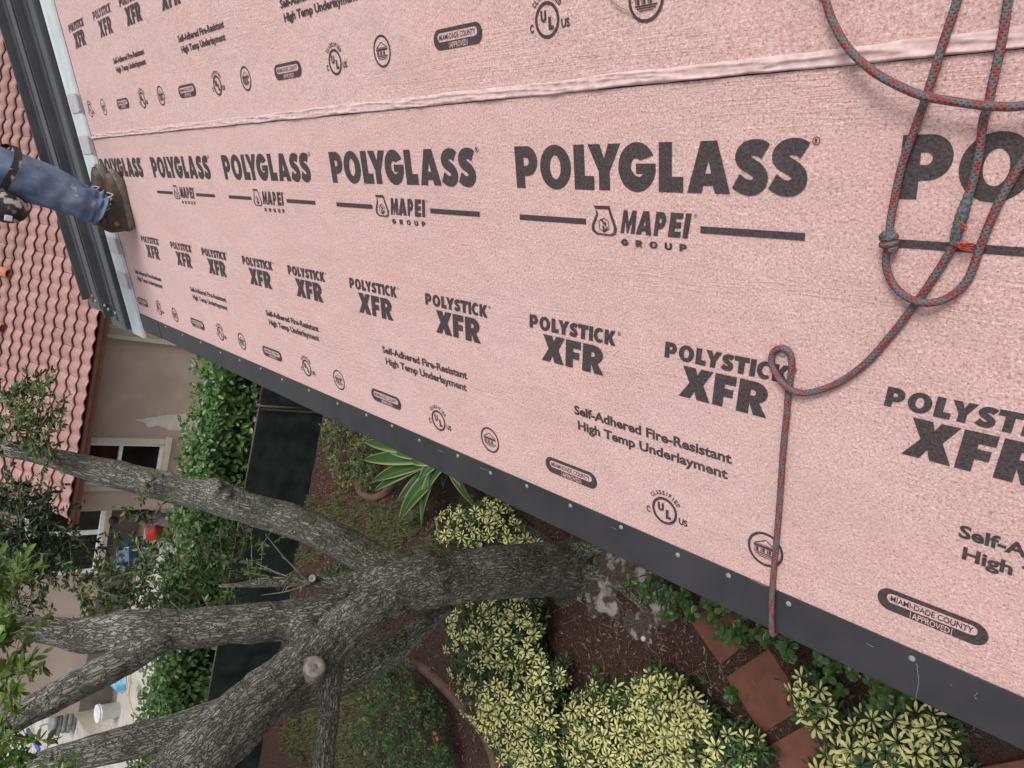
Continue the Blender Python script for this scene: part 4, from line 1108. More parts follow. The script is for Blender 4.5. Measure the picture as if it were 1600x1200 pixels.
# sawn-off stubs
def cut_face(px, py, yy, r, d):
    c = gy(px, py, yy); d = Vector(d).normalized()
    M_ = Matrix.Translation(c) @ d.to_track_quat('Z', 'Y').to_matrix().to_4x4()
    mb = MB().lathe([(r * 1.5, -.26), (r * 1.25, -.08), (r * 1.12, -.03), (r * 1.05, 0)], M_, 16, 0).lathe([(r * 1.0, -.01), (r * .97, .012), (r * .5, .008), (r * .12, -.006)], M_, 16, 1)
    mb.v = [tuple(Vector(c) + (Vector(v_) - c) * (1 + .16 * noise.noise((Vector(v_) - c) * 14))) for v_ in mb.v]
    o = mb.build('cut_stub', [M_STUB, M_CUT], tree, True)
to_cam = (CAM - gy(492, 1042, 4.6)).normalized()
cut_face(492, 1042, 4.555, .080, (to_cam.x + .35, to_cam.y, to_cam.z - .2))
cut_face(488, 904, 5.36, .032, (.5, -.7, .5))
# twigs and leaves
def sprays(name, bases, n_leaf, ln, leaf, m, spread=.8, yspread=.3, twig=.004, asp=.45, col=(0, 1), up=None):
    mb = MB(); pos = []; face = []; nr = []; tint = []
    for b in bases:
        b = Vector(b)
        d = Vector((rng.gauss(0, 1), rng.gauss(0, 1), rng.gauss(0, .8) + .25)).normalized() if up is None else (Vector(up) + Vector((rng.gauss(0, spread), rng.gauss(0, spread), rng.gauss(0, spread)))).normalized()
        L_ = ln * rng.uniform(.6, 1.25)
        bend = Vector((rng.gauss(0, .25), rng.gauss(0, .25), rng.gauss(0, .25) - .15))
        pts = [b + d * (L_ * t_) + bend * (L_ * t_ * t_ * .6) for t_ in np.linspace(0, 1, 6)]
        mb.tube(pts, [twig * (1 - .7 * i / 5) for i in range(6)], 4)
        tb = rng.uniform(*col)
        for j in range(n_leaf):
            t_ = rng.uniform(.12, 1.0)
            p_ = b + d * (L_ * t_) + bend * (L_ * t_ * t_ * .6)
            side = Vector((rng.gauss(0, 1), rng.gauss(0, 1), rng.gauss(0, 1))).normalized()
            f_ = (d * .6 + side).normalized()
            pos.append(tuple(p_)); face.append(tuple(f_)); nr.append((rng.gauss(0, .55), rng.gauss(0, .55) - .15, rng.gauss(.9, .35)))
            tint.append(min(1, max(0, tb + rng.gauss(0, .16))))
    o = mb.build('twig', M_TWIG, tree)
    foliage(name, pos, nr, np.array([leaf * rng.uniform(.65, 1.2) for _ in pos]), m, tree, asp, np.array(tint), np.array(face))
    tag(o, kind='stuff')
# middle mass in front of the far house
sprays('foliage', px_scatter([(110, 940), (140, 885), (200, 850), (262, 838), (330, 812), (388, 838), (392, 900), (345, 952), (250, 955), (150, 970)], 165, lambda x, y: rng.uniform(6.0, 7.2)), 30, .32, .058, M_OAK, col=(.1, .75))
sprays('foliage', px_scatter([(200, 770), (222, 762), (250, 800), (245, 815), (205, 800)], 10, lambda x, y: rng.uniform(5.95, 6.1)), 16, .20, .052, M_OAK, col=(.4, .9))
sprays('foliage', px_scatter([(400, 836), (422, 832), (470, 905), (455, 935), (400, 935), (380, 900)], 12, lambda x, y: rng.uniform(5.3, 5.6)), 13, .32, .042, M_OAK, col=(.35, .8), twig=.003)
sprays('foliage', px_scatter([(0, 598), (50, 606), (85, 640), (92, 668), (60, 700), (0, 702)], 60, lambda x, y: rng.uniform(6.2, 6.9)), 24, .28, .055, M_OAK, col=(.15, .8))
sprays('foliage', px_scatter([(48, 680), (80, 690), (86, 730), (60, 740)], 9, lambda x, y: rng.uniform(6.0, 6.4)), 16, .20, .05, M_OAK, col=(.3, .9))
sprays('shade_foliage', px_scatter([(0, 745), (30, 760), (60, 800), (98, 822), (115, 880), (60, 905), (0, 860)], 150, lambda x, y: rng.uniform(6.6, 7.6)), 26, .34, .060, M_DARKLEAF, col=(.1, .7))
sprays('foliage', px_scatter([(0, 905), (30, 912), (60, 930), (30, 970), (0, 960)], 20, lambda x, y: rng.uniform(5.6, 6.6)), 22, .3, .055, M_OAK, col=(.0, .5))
# young leaves close to the camera, down the left
sprays('young_foliage', px_scatter([(-10, 850), (14, 860), (24, 930), (45, 1010), (40, 1100), (30, 1200), (-30, 1200), (-30, 900)], 95, lambda x, y: rng.uniform(3.5, 4.2)), 17, .20, .060, M_OAKNEAR, asp=.46, col=(.2, .9), twig=.003, up=(.1, -.1, .6))
sprays('young_foliage', px_scatter([(90, 1185), (120, 1165), (140, 1175), (130, 1200), (100, 1215)], 6, lambda x, y: rng.uniform(3.6, 3.9)), 9, .13, .055, M_OAKNEAR, asp=.42, col=(.4, .9), twig=.003, up=(0, 0, 1))
sprays('young_foliage', px_scatter([(20, 1140), (60, 1150), (80, 1200), (0, 1215)], 14, lambda x, y: rng.uniform(3.7, 4.2)), 14, .18, .055, M_OAKNEAR, asp=.42, col=(.1, .7), twig=.003, up=(0, 0, 1))
# hanging bare twigs near the cut limb
mb = MB()
for x1, y1, yy in ((398, 905, 5.9), (408, 930, 5.7), (392, 918, 5.9), (445, 925, 5.4), (415, 835, 5.5), (440, 870, 5.5), (400, 880, 5.7)):
    a = gy(484, 912, 5.38); b = gy(x1, y1, yy); m_ = (a + b) / 2 + Vector((rng.uniform(-.04, .04), 0, rng.uniform(-.04, .08)))
    mb.tube(smoothpath([a, m_, b], 6), np.linspace(.010, .003, 13), 5)
tag(mb.build('twig', M_TWIG, tree), kind='stuff')
# upper oak foliage added out of view, clumped thickest to shade the bed
cp = []
for cx, cy, cz, r in ((-3.6, 6.4, 8.6, 1.6), (-5.6, 6.0, 8.4, 2.1), (-3.2, 9.4, 8.8, 1.7), (-5.6, 8.6, 8.6, 2.2), (-4.6, 7.4, 9.2, 1.9), (-7.6, 6.6, 8.0, 2.2)):
    for i in range(430 if cx < -4 else 120):
        d = Vector((rng.gauss(0, 1), rng.gauss(0, 1), rng.gauss(0, 1))).normalized() * r * rng.uniform(.3, 1) ** .5
        cp.append((cx + d.x, cy + d.y, cz + d.z * .7))
foliage('shade_crown', cp, [(rng.gauss(0, .6), rng.gauss(0, .6), 1) for _ in cp], np.array([rng.uniform(.16, .28) for _ in cp]), M_OAK, tree, .55)

# ------------------------------------------------------------------ clipped hedge above the fence
hedge = thing('hedge', 'thick clipped hedge of glossy round green leaves behind the dark fence', 'hedge', Vector((-4, 11.9, 0)))
hp, hn = [], []
def hedge_top(x): return 1.86 + .10 * noise.noise(Vector((x * 1.3, 0, 0))) + .06 * noise.noise(Vector((x * 4, 3, 0)))
for i in range(7200):
    x = rng.uniform(-10.9, -.9); q = rng.random()
    zt = hedge_top(x)
    if q < .58:
        y = 11.34 + .10 * noise.noise(Vector((x * 2, 1, 5))) + abs(rng.gauss(0, .10)); z = rng.uniform(.86, zt); n_ = (rng.gauss(0, .5), -1, rng.gauss(.5, .4))
    else:
        y = rng.uniform(11.30, 12.5); z = zt - abs(rng.gauss(0, .07)); n_ = (rng.gauss(0, .5), rng.gauss(-.4, .4), 1)
    hp.append((x, y, z)); hn.append(n_)
foliage('foliage', hp, hn, np.array([rng.uniform(.085, .135) for _ in hp]), M_HEDGE, hedge, .62, np.clip(nrg.normal(.45, .28, len(hp)), 0, 1))
mb = MB()
for i in range(60):
    x = -10.8 + i * .168
    mb.tube([(x, 11.8, 0), (x + rng.uniform(-.1, .1), 11.8, .9), (x + rng.uniform(-.2, .2), 11.7, 1.7)], [.025, .018, .008], 5)
tag(mb.build('stem', M_STEM, hedge), kind='stuff')
mb = MB().box((-5.9, 11.92, .92), (9.8, .75, 1.5)); 
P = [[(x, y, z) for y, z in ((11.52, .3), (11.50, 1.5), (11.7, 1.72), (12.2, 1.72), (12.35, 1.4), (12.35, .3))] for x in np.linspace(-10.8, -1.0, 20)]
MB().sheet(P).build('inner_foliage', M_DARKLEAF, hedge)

# ------------------------------------------------------------------ garden bed
def chips():
    n = 48000
    pos = np.zeros((n, 3)); 
    pos[:, 0] = nrg.uniform(-7.6, .3, n); pos[:, 1] = nrg.uniform(1.0, 11.15, n); pos[:, 2] = nrg.uniform(.004, .02, n)
    nr = np.stack([nrg.normal(0, .35, n), nrg.normal(0, .35, n), np.ones(n)], 1)
    tint = np.clip(nrg.beta(1.0, 2.6, n) + (nrg.random(n) < .06) * .6, 0, 1.0)
    o = foliage('mulch_chips', pos, nr, nrg.uniform(.025, .085, n), M_CHIP, None, .24, tint)
chips()
def litter():
    pos = []; 
    for _ in range(420):
        x, y = rng.uniform(870, 1180), rng.uniform(880, 1150); pos.append(tuple(gz(x, y, .012)))
    foliage('leaf_litter', pos, [(rng.gauss(0, .4), rng.gauss(0, .4), 1) for _ in pos], np.array([rng.uniform(.02, .05) for _ in pos]), mat('dry_leaf', (.16, .10, .055), (.42, .34, .20), lo=0, hi=1, attr='tint', rough=.8), None, .4)
litter()
mb = MB()
for _ in range(46):
    x, y = rng.uniform(880, 1180), rng.uniform(940, 1130); a = gz(x, y, .018); an = rng.uniform(0, 6.28); L_ = rng.uniform(.06, .26)
    b = a + Vector((math.cos(an) * L_, math.sin(an) * L_, .015)); m_ = (a + b) / 2 + Vector((rng.gauss(0, .02), rng.gauss(0, .02), .012))
    mb.tube(smoothpath([a, m_, b], 4), .0022, 4)
tag(mb.build('fallen_twigs', M_TWIG), kind='stuff')
# grey lichen-crusted soil over the roots
def crust():
    P = []
    c = gz(965, 930, 0)
    for i in range(60):
        row = []
        for j in range(60):
            x = -2.95 + 1.85 * i / 59; y = 3.5 + 1.95 * j / 59
            f = noise.noise(Vector((x * 2.2, y * 2.2, 2))) + .5 * noise.noise(Vector((x * 6, y * 6, 4)))
            e = min(i, j, 59 - i, 59 - j) / 59
            row.append((x, y, -.05 + .085 * min(1, e * 4) * (.75 + f + .35 * noise.noise(Vector((x * 16, y * 16, 1))))))
        P.append(row)
    o = MB().sheet(P).build('crusted_soil', mat('lichen_crusted_soil', (.050, .032, .025), (.125, .095, .080), 45, .95, 8, c3=(.40, .37, .35), s3=7, lo3=.49, hi3=.60, bump=.8, bscale=50, bdist=.02), None, True)
    tag(o, kind='structure')
crust()
def blades(name, polys, n, hgt):
    V = []; tri = []; tint = []
    pos = []
    for poly, k_ in polys:
        xs = [p[0] for p in poly]; ys = [p[1] for p in poly]; c = 0
        while c < k_:
            x = rng.uniform(min(xs), max(xs)); y = rng.uniform(min(ys), max(ys))
            if pip(x, y, poly):
                p_ = gz(x, y, 0)
                if noise.noise(Vector((p_.x * 2.5, p_.y * 2.5, 0))) + .6 * noise.noise(Vector((p_.x * 9, p_.y * 9, 7))) + rng.gauss(.0, .16) > 0: pos.append(p_); c += 1
    pos = np.array([tuple(p) for p in pos])
    k_ = len(pos); an = nrg.uniform(0, 6.28, k_); L_ = nrg.uniform(.5, 1.2, k_) * hgt; ln = nrg.uniform(.2, 1.0, k_)
    d = np.stack([np.cos(an), np.sin(an), 0 * an], 1)
    s_ = np.stack([-np.sin(an), np.cos(an), 0 * an], 1) * .0045
    top = pos + d * (L_ * ln)[:, None] + np.array([0, 0, 1]) * (L_ * (1 - .45 * ln))[:, None]
    mid_ = pos + d * (L_ * ln * .35)[:, None] + np.array([0, 0, 1]) * (L_ * .62)[:, None]
    V = np.stack([pos - s_, pos + s_, mid_ - s_ * .8, mid_ + s_ * .8, top], 1).reshape(-1, 3)
    b = (np.arange(k_) * 5)[:, None]
    me = fast_mesh(name, V, np.concatenate([b + np.array([2, 3, 4])]), b + np.array([0, 1, 3, 2]), M_GRASS, np.repeat(nrg.random(k_), 5))
    tag(place(name, me), kind='stuff')
blades('grass', [([(490, 770), (560, 765), (660, 800), (740, 880), (640, 880), (560, 850), (480, 880), (400, 900), (420, 800)], 9500), ([(480, 960), (560, 940), (640, 1010), (600, 1080), (560, 1200), (440, 1240), (450, 1000)], 13000), ([(640, 880), (820, 800), (760, 760), (690, 800)], 700)], 0, .10)
# kerbing
def kerb(pts, label, r=.055):
    P_ = smoothpath(pts, 10)
    mb = MB(); prof = [(-r, -.05), (-r, .05), (-r * .6, .085), (r * .6, .085), (r, .05), (r, -.05)]
    T_, _, _ = frames(np.array([(p[0], p[1], 0) for p in P_]))
    G = [[(p[0] - t_[1] * a, p[1] + t_[0] * a, z + .006 * noise.noise(Vector((p[0] * 4, p[1] * 4, a * 9)))) for a, z in prof] for p, t_ in zip(P_, T_)]
    o = mb.sheet(G).build('garden_kerb', M_EDGING, None, True)
    tag(o, label, 'kerb', 'low brown kerbs edging the garden beds')
kerb([tuple(gz(x, y)) for x, y in ((632, 1030), (660, 1042), (692, 1070), (720, 1100), (748, 1130), (768, 1165), (778, 1215), (770, 1290))], 'low curved brown kerb beside the red-flowered shrub at the trunk foot')
kerb([tuple(gz(x, y)) for x, y in ((560, 752), (566, 768), (585, 777), (604, 770), (618, 752), (624, 728))], 'short looped brown kerb in front of the striped broad-leaved plant')
# stepping stones
def paver(corner, ang, label, size=.56):
    M_ = Matrix.Translation((corner[0], corner[1], 0)) @ Matrix.Rotation(ang, 4, 'Z')
    mb = MB().box(M_ @ Vector((size / 2, size / 2, .016)), (size, size, .044), M_.to_3x3(), 0, .006)
    tag(mb.build('paving_slab', M_PAVER), label, 'paving slab', 'square terracotta slabs set as stepping stones')
def pv(px, py, qx, qy, label, size=.56, flip=1):
    a, b = gz(px, py, .03), gz(qx, qy, .03)
    d = (b - a); an = math.atan2(d.y, d.x)
    paver((a.x, a.y), an, label, size)
pv(1190, 1147, 1135, 1058, 'terracotta paving slab in the middle of the line, half clear of the leaves') if False else pv(1135, 1058, 1190, 1147, 'terracotta paving slab lying clear of the leaves on the mulch')
pv(1072, 962, 1122, 1033, 'terracotta paving slab mostly hidden under the broad green leaves at the roof edge')
pv(1200, 1166, 1252, 1252, 'terracotta paving slab between the yellow-edged shrubs at the bottom of the photo')
pv(1497, 1205, 1540, 1290, 'terracotta paving slab deep in shade close to the roof edge')
# a white pebble on the mulch
c = gz(1005, 998, .018)
tag(MB().lathe([(.004, -.018), (.026, -.010), (.030, .002), (.020, .014), (.003, .018)], Matrix.Translation(c), 10).build('pebble', mat('white_pebble', (.66, .66, .66), (.74, .74, .74), 20, .6), None, True), 'small white pebble on the brown mulch', 'pebble')

# ------------------------------------------------------------------ yellow-edged umbrella shrubs
def whorl_mesh(k, green=False):
    r = random.Random(50 + k)
    V, Q, tint = [], [], []
    n = r.choice((7, 8, 8, 9))
    for i in range(n):
        a = 2 * math.pi * i / n + r.uniform(-.15, .15); L_ = .080 * r.uniform(.75, 1.15); wd = .0125 * r.uniform(.8, 1.15)
        up = r.uniform(.05, .50); dr = r.uniform(.2, .9); pet = .014
        dx, dy = math.cos(a), math.sin(a)
        b = len(V)
        streak = r.uniform(.45, 1.0); plain = r.random() < .16
        for t_, w_ in ((0, .12), (.3, .72), (.62, 1.0), (.86, .78), (1.0, .12)):
            rad = pet + L_ * t_; z = L_ * (up * t_ - dr * t_ * t_ * .6)
            for s_ in (-1, 0, 1):
                V.append((dx * rad - dy * wd * w_ * s_, dy * rad + dx * wd * w_ * s_, z + (.0035 if s_ else 0)))
                if green: tint.append(.0 if s_ == 0 else .22 + .1 * r.random())
                elif plain: tint.append(r.uniform(.05, .25) if s_ == 0 else r.uniform(.2, .6))
                else: tint.append((.95 if (t_ > .55 or i % 3 == 0) else .60 - .5 * streak) if s_ == 0 else (r.uniform(.80, 1.0) if t_ > .1 else .25))
        Q += [(b + 3 * q + s_, b + 3 * q + s_ + 1, b + 3 * q + s_ + 4, b + 3 * q + s_ + 3) for q in range(4) for s_ in range(2)]
        b = len(V)       # leaf stalk
        for p_ in ((0, 0, -.004), (0, 0, .0), (dx * pet, dy * pet, .001)): V.append(p_); tint.append(.1)
        Q.append((b, b + 1, b + 2))
    b = len(V)
    for z in (0, -.13):
        for j in range(3): V.append((.002 * math.cos(j * 2.1), .002 * math.sin(j * 2.1), z)); tint.append(.12)
    Q += [(b + j, b + (j + 1) % 3, b + 3 + (j + 1) % 3, b + 3 + j) for j in range(3)]
    me = raw_mesh('leaf_whorl', V, Q, M_VARIEG)
    mesh_attr(me, 'tint', tint)
    return me
WH = [whorl_mesh(k) for k in range(6)]; WG = [whorl_mesh(20 + k, True) for k in range(2)]
def umbrella_shrub(poly, n, ztop, label, zlow=.25, dome=70, green=.12, gap=11.4):
    n = min(290, int(n * 1.4))
    cx = sum(p[0] for p in poly) / len(poly); cy = sum(p[1] for p in poly) / len(poly)
    base = gz(cx, cy, ztop * .6); base.z = 0
    t = thing('umbrella_shrub', label, 'shrub', base, 'yellow-edged umbrella shrubs in the garden bed')
    xs = [p[0] for p in poly]; ys = [p[1] for p in poly]
    pts = []
    tries = 0
    while len(pts) < n and tries < n * 60:
        tries += 1
        x = rng.uniform(min(xs), max(xs)); y = rng.uniform(min(ys), max(ys))
        if not pip(x, y, poly): continue
        if any((x - a) ** 2 + (y - b) ** 2 < gap ** 2 for a, b, _ in pts): continue
        e = min(1.0, edge_dist(x, y, poly) / dome)
        pts.append((x, y, e))
    for x, y, e in pts:
        z = zlow + (ztop - zlow) * math.sqrt(e * (2 - e)) * rng.uniform(.72, 1.10)
        p_ = gz(x, y, z)
        out = Vector((p_.x - base.x, p_.y - base.y, 0))
        nrm = (Vector((0, 0, 1.15)) + out * .5 * (1 - e) + Vector((.08, -.12, 0)) + Vector((rng.gauss(0, .33), rng.gauss(0, .33), 0))).normalized()
        M_ = Matrix.Translation(p_) @ nrm.to_track_quat('Z', 'Y').to_matrix().to_4x4() @ Matrix.Rotation(rng.uniform(0, 6.28), 4, 'Z') @ Matrix.Scale(rng.uniform(.70, 1.10) * (1.12 if gap > 14.5 else 1.0), 4)
        place('leaf_whorl', rng.choice(WG) if rng.random() < green + .12 * (e < .15) else rng.choice(WH), t, world=M_)
    # dark older leaves and stems underneath
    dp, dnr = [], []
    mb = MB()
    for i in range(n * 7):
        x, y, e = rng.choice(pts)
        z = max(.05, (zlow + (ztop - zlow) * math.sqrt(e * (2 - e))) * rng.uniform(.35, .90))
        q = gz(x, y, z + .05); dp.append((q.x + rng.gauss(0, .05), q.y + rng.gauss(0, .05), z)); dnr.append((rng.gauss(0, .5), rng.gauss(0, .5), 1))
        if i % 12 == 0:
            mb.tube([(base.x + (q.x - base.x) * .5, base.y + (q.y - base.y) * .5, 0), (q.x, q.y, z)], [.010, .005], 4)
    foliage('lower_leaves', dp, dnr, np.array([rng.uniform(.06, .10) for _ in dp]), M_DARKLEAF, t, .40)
    tag(mb.build('stem', M_STEM, t), kind='stuff')
    return t
umbrella_shrub([(676, 815), (705, 790), (738, 800), (760, 780), (800, 792), (812, 830), (845, 850), (720, 862), (690, 850)], 70, .62, 'yellow-edged umbrella shrub farthest from the camera, peeping out between trunk and roof edge', dome=45)
umbrella_shrub([(672, 962), (720, 945), (790, 932), (842, 922), (845, 985), (838, 1010), (850, 1030), (790, 1055), (720, 1050), (690, 1010), (700, 985)], 170, .80, 'yellow-edged umbrella shrub directly under the mossy oak trunk', dome=55)
umbrella_shrub([(700, 1050), (790, 1052), (850, 1028), (880, 1036), (890, 1062), (862, 1100), (880, 1130), (870, 1215), (800, 1215), (760, 1160), (720, 1110)], 165, .85, 'yellow-edged umbrella shrub beside the curved brown kerb', dome=60)
umbrella_shrub([(884, 1096), (930, 1065), (975, 1075), (1010, 1050), (1022, 1038), (1050, 1055), (1085, 1085), (1112, 1108), (1100, 1160), (1080, 1215), (872, 1215), (878, 1140)], 205, .90, 'broadest yellow-edged umbrella shrub, at the bottom centre around a dark mulch gap', dome=70)
umbrella_shrub([(1102, 1135), (1128, 1122), (1160, 1140), (1190, 1158), (1192, 1185), (1165, 1215), (1085, 1215)], 70, .72, 'yellow-edged umbrella shrub with dark green patches, beside the lowest terracotta slabs', dome=55, green=.36, gap=15)
umbrella_shrub([(1234, 1078), (1262, 1050), (1290, 1072), (1306, 1110), (1302, 1146), (1270, 1138), (1246, 1112)], 46, .85, 'small yellow-edged umbrella shrub tucked between slab and roof edge', dome=40, green=.2, gap=16)
umbrella_shrub([(1294, 1165), (1316, 1135), (1345, 1118), (1400, 1096), (1440, 1100), (1490, 1132), (1502, 1150), (1470, 1160), (1480, 1185), (1520, 1215), (1262, 1225), (1290, 1190)], 130, .95, 'yellow-edged umbrella shrub nearest the camera, half under the dark roof edge', dome=55, green=.10, gap=18.5)

# ------------------------------------------------------------------ broad-leaved shrubs along the roof edge
def broadleaf_mesh(k):
    r = random.Random(k); V = []; Q = []; tint = []
    L_ = .085; wd = .031
    for t_, w_ in ((0, .1), (.22, .62), (.5, .98), (.78, 1.0), (.94, .66), (1.0, .15)):
        for s_ in (-1, 0, 1):
            V.append((L_ * t_, wd * w_ * s_, .012 * abs(s_) - .022 * t_ * t_)); tint.append(.45 + .25 * abs(s_) + r.uniform(-.12, .12) if s_ else .75)
    Q = [(3 * q + s_, 3 * q + s_ + 3, 3 * q + s_ + 4, 3 * q + s_ + 1) for q in range(5) for s_ in range(2)]
    me = raw_mesh('leaf', V, [tuple(reversed(f)) if False else f for f in Q], M_CLUSIA); mesh_attr(me, 'tint', tint); return me
BL = [broadleaf_mesh(k) for k in range(3)]
def edge_shrub(poly, n, z0, z1, label):
    cx = sum(p[0] for p in poly) / len(poly); cy = sum(p[1] for p in poly) / len(poly)
    base = gz(cx, cy, (z0 + z1) / 2); base.z = 0
    t = thing('broadleaf_shrub', label, 'shrub', base, 'broad green shrubs along the roof edge')
    xs = [p[0] for p in poly]; ys = [p[1] for p in poly]
    mb = MB(); c = 0
    while c < n:
        x = rng.uniform(min(xs), max(xs)); y = rng.uniform(min(ys), max(ys))
        if not pip(x, y, poly): continue
        tip = gz(x, y, rng.uniform(z0, z1))
        mb.tube([(base.x + (tip.x - base.x) * .4 + .1, base.y + (tip.y - base.y) * .6, 0), (tip.x + .03, tip.y, tip.z * .7), tuple(tip)], [.007, .005, .003], 5)
        for j in range(5):
            a = j * 2.4 + rng.uniform(-.4, .4)
            M_ = Matrix.Translation(tip + Vector((0, 0, -.012 * j))) @ Matrix.Rotation(a, 4, 'Z') @ Matrix.Rotation(rng.uniform(-.55, .25), 4, 'Y') @ Matrix.Rotation(rng.gauss(0, .3), 4, 'X') @ Matrix.Scale(rng.uniform(.55, 1.0), 4)
            place('leaf', rng.choice(BL), t, world=M_)
        c += 1
    tag(mb.build('stem', M_STEM, t), kind='stuff')
edge_shrub([(968, 872), (1010, 892), (1060, 918), (1070, 960), (1035, 965), (1005, 940), (975, 905)], 22, .35, .75, 'broad green shrub under the roof edge, nearest the oak trunk')
edge_shrub([(1055, 915), (1120, 945), (1200, 985), (1196, 1020), (1170, 1010), (1140, 1018), (1110, 985), (1065, 970)], 34, .35, .80, 'broad green shrub leaning over a half-hidden terracotta slab')
edge_shrub([(1205, 985), (1260, 1010), (1330, 1045), (1400, 1078), (1430, 1100), (1380, 1105), (1330, 1095), (1290, 1062), (1250, 1040), (1205, 1015)], 36, .40, .90, 'broad green shrub behind the hanging rope and a small yellow-edged shrub')

# ------------------------------------------------------------------ striped broad-leaved ginger
gb = gz(712, 708, .55); gb.z = 0
ginger = thing('ginger_plant', 'large plant with long cream-striped green leaves fanning out below the roof edge', 'plant', gb)
def long_leaf(tip, base, wd, arch):
    n = 12; V = []; Q = []; tint = []
    d = tip - base; side = d.cross(Vector((0, 0, 1))).normalized()
    st = [rng.random() for _ in range(7)]
    for i in range(n + 1):
        t_ = i / n
        c = base + d * t_ + Vector((0, 0, arch * math.sin(math.pi * min(1, t_ * 1.05)) ))
        w_ = wd * (math.sin(math.pi * min(1, .06 + t_ * .94)) ** .75) * (1 - .25 * t_) + .002
        for j in range(7):
            s_ = (j - 3) / 3
            V.append(tuple(c + side * (w_ * s_) + Vector((0, 0, .30 * w_ * abs(s_) + .006 * math.sin(t_ * 9 + j)))))
            tint.append(min(1, max(0, (.12 + (.75 if j in (0, 6) else 0) + (.26 if st[j] > .72 else 0) + (.10 if j == 3 else 0)))))
    Q = [(i * 7 + j, i * 7 + j + 1, (i + 1) * 7 + j + 1, (i + 1) * 7 + j) for i in range(n) for j in range(6)]
    Mi = WM[ginger.name].inverted()
    me = raw_mesh('leaf', [Mi @ Vector(v) for v in V], Q, M_GINGER); mesh_attr(me, 'tint', tint)
    place('leaf', me, ginger)
crown_c = gz(702, 706, .55)
mb = MB()
for tx, ty, zt, wd, ar in ((568, 690, .45, .055, .16), (566, 718, .40, .058, .14), (580, 752, .30, .055, .14), (582, 768, .22, .042, .10), (618, 786, .25, .048, .14), (621, 818, .28, .070, .16), (658, 821, .30, .052, .14), (668, 768, .62, .045, .12), (692, 764, .42, .040, .10), (742, 793, .30, .050, .12),
                          (640, 720, .85, .050, .10), (655, 748, .80, .05, .10), (720, 760, .6, .045, .1), (600, 700, .62, .05, .14), (760, 740, .5, .05, .12), (790, 720, .4, .05, .1), (700, 660, .8, .05, .1), (760, 690, .7, .05, .1)):
    tip = gz(tx, ty, zt)
    b = gb + Vector((rng.uniform(-.10, .10), rng.uniform(-.10, .10), rng.uniform(.40, .62)))
    mb.tube([gb + Vector((rng.uniform(-.1, .1), rng.uniform(-.1, .1), 0)), b], [.014, .008], 6)
    long_leaf(tip, b, wd * 2.0, ar)
tag(mb.build('stem', M_HEDGE, ginger), kind='stuff')

# ------------------------------------------------------------------ red-flowered shrubs
def flower_shrub(poly, ztop, label, flowers, n=1500, m=M_IXORA, dome=45):
    cx = sum(p[0] for p in poly) / len(poly); cy = sum(p[1] for p in poly) / len(poly)
    base = gz(cx, cy, ztop * .5); base.z = 0
    t = thing('flowering_shrub', label, 'shrub', base, 'dark shrubs dotted with red flowers')
    xs = [p[0] for p in poly]; ys = [p[1] for p in poly]; P_, N_, tt = [], [], []
    while len(P_) < n:
        x = rng.uniform(min(xs), max(xs)); y = rng.uniform(min(ys), max(ys))
        if not pip(x, y, poly): continue
        e = min(1, edge_dist(x, y, poly) / dome)
        g0 = gz(x, y, .4)
        cl = noise.noise(Vector((g0.x * 5, g0.y * 5, 3)))
        if cl < -.10 and rng.random() < .75: continue
        z = .08 + (ztop - .08) * math.sqrt(e) * (rng.uniform(.55, 1.0) if rng.random() < .7 else rng.uniform(.2, .7)) + .07 * cl
        P_.append(tuple(gz(x, y, max(.03, z)))); N_.append((rng.gauss(0, .5), rng.gauss(-.2, .5), 1)); tt.append(min(1, max(0, .45 + .5 * cl + rng.gauss(0, .2))))
    foliage('foliage', P_, N_, np.array([rng.uniform(.04, .075) for _ in P_]), m, t, .42, np.array(tt))
    mb = MB()
    for i in range(30):
        q = Vector(rng.choice(P_)); mb.tube([(base.x + rng.uniform(-.1, .1), base.y + rng.uniform(-.1, .1), 0), (q.x, q.y, q.z * .8)], [.008, .004], 4)
    tag(mb.build('stem', M_STEM, t), kind='stuff')
    for x, y in flowers:
        c = gz(x, y, ztop * .93); mb = MB()
        for i in range(14):
            a = rng.uniform(0, 6.28); r_ = .028 * math.sqrt(rng.random()); p_ = c + Vector((r_ * math.cos(a), r_ * math.sin(a), .014 - r_ * .35))
            s_ = .009
            mb.add([p_ + Vector((s_ * math.cos(a + k_ * 1.57), s_ * math.sin(a + k_ * 1.57), .002 * (k_ % 2))) for k_ in range(4)], [(0, 1, 2, 3)])
        mb.build('flower_head', M_FLOWER, t)
    return t
flower_shrub([(498, 660), (520, 640), (545, 640), (590, 690), (586, 760), (560, 768), (525, 760), (505, 720)], .55, 'sparse bright green shrub with red flowers between fence and striped plant', ((510, 657), (523, 675), (560, 694), (532, 745), (549, 757), (536, 759)), 1500, M_OAK)
flower_shrub([(570, 1060), (610, 1040), (640, 1030), (660, 1060), (690, 1090), (700, 1130), (715, 1215), (560, 1215), (545, 1140)], .75, 'large dark shrub with scattered red flowers inside the curved kerb', ((648, 1089), (622, 1106), (569, 1123), (683, 1154), (680, 1146), (570, 1176), (576, 1090)), 4200)
flower_shrub([(490, 895), (520, 880), (560, 890), (575, 905), (520, 905), (492, 915)], .35, 'low dark green shrub below the fork of the oak, by the fence', (), 500)
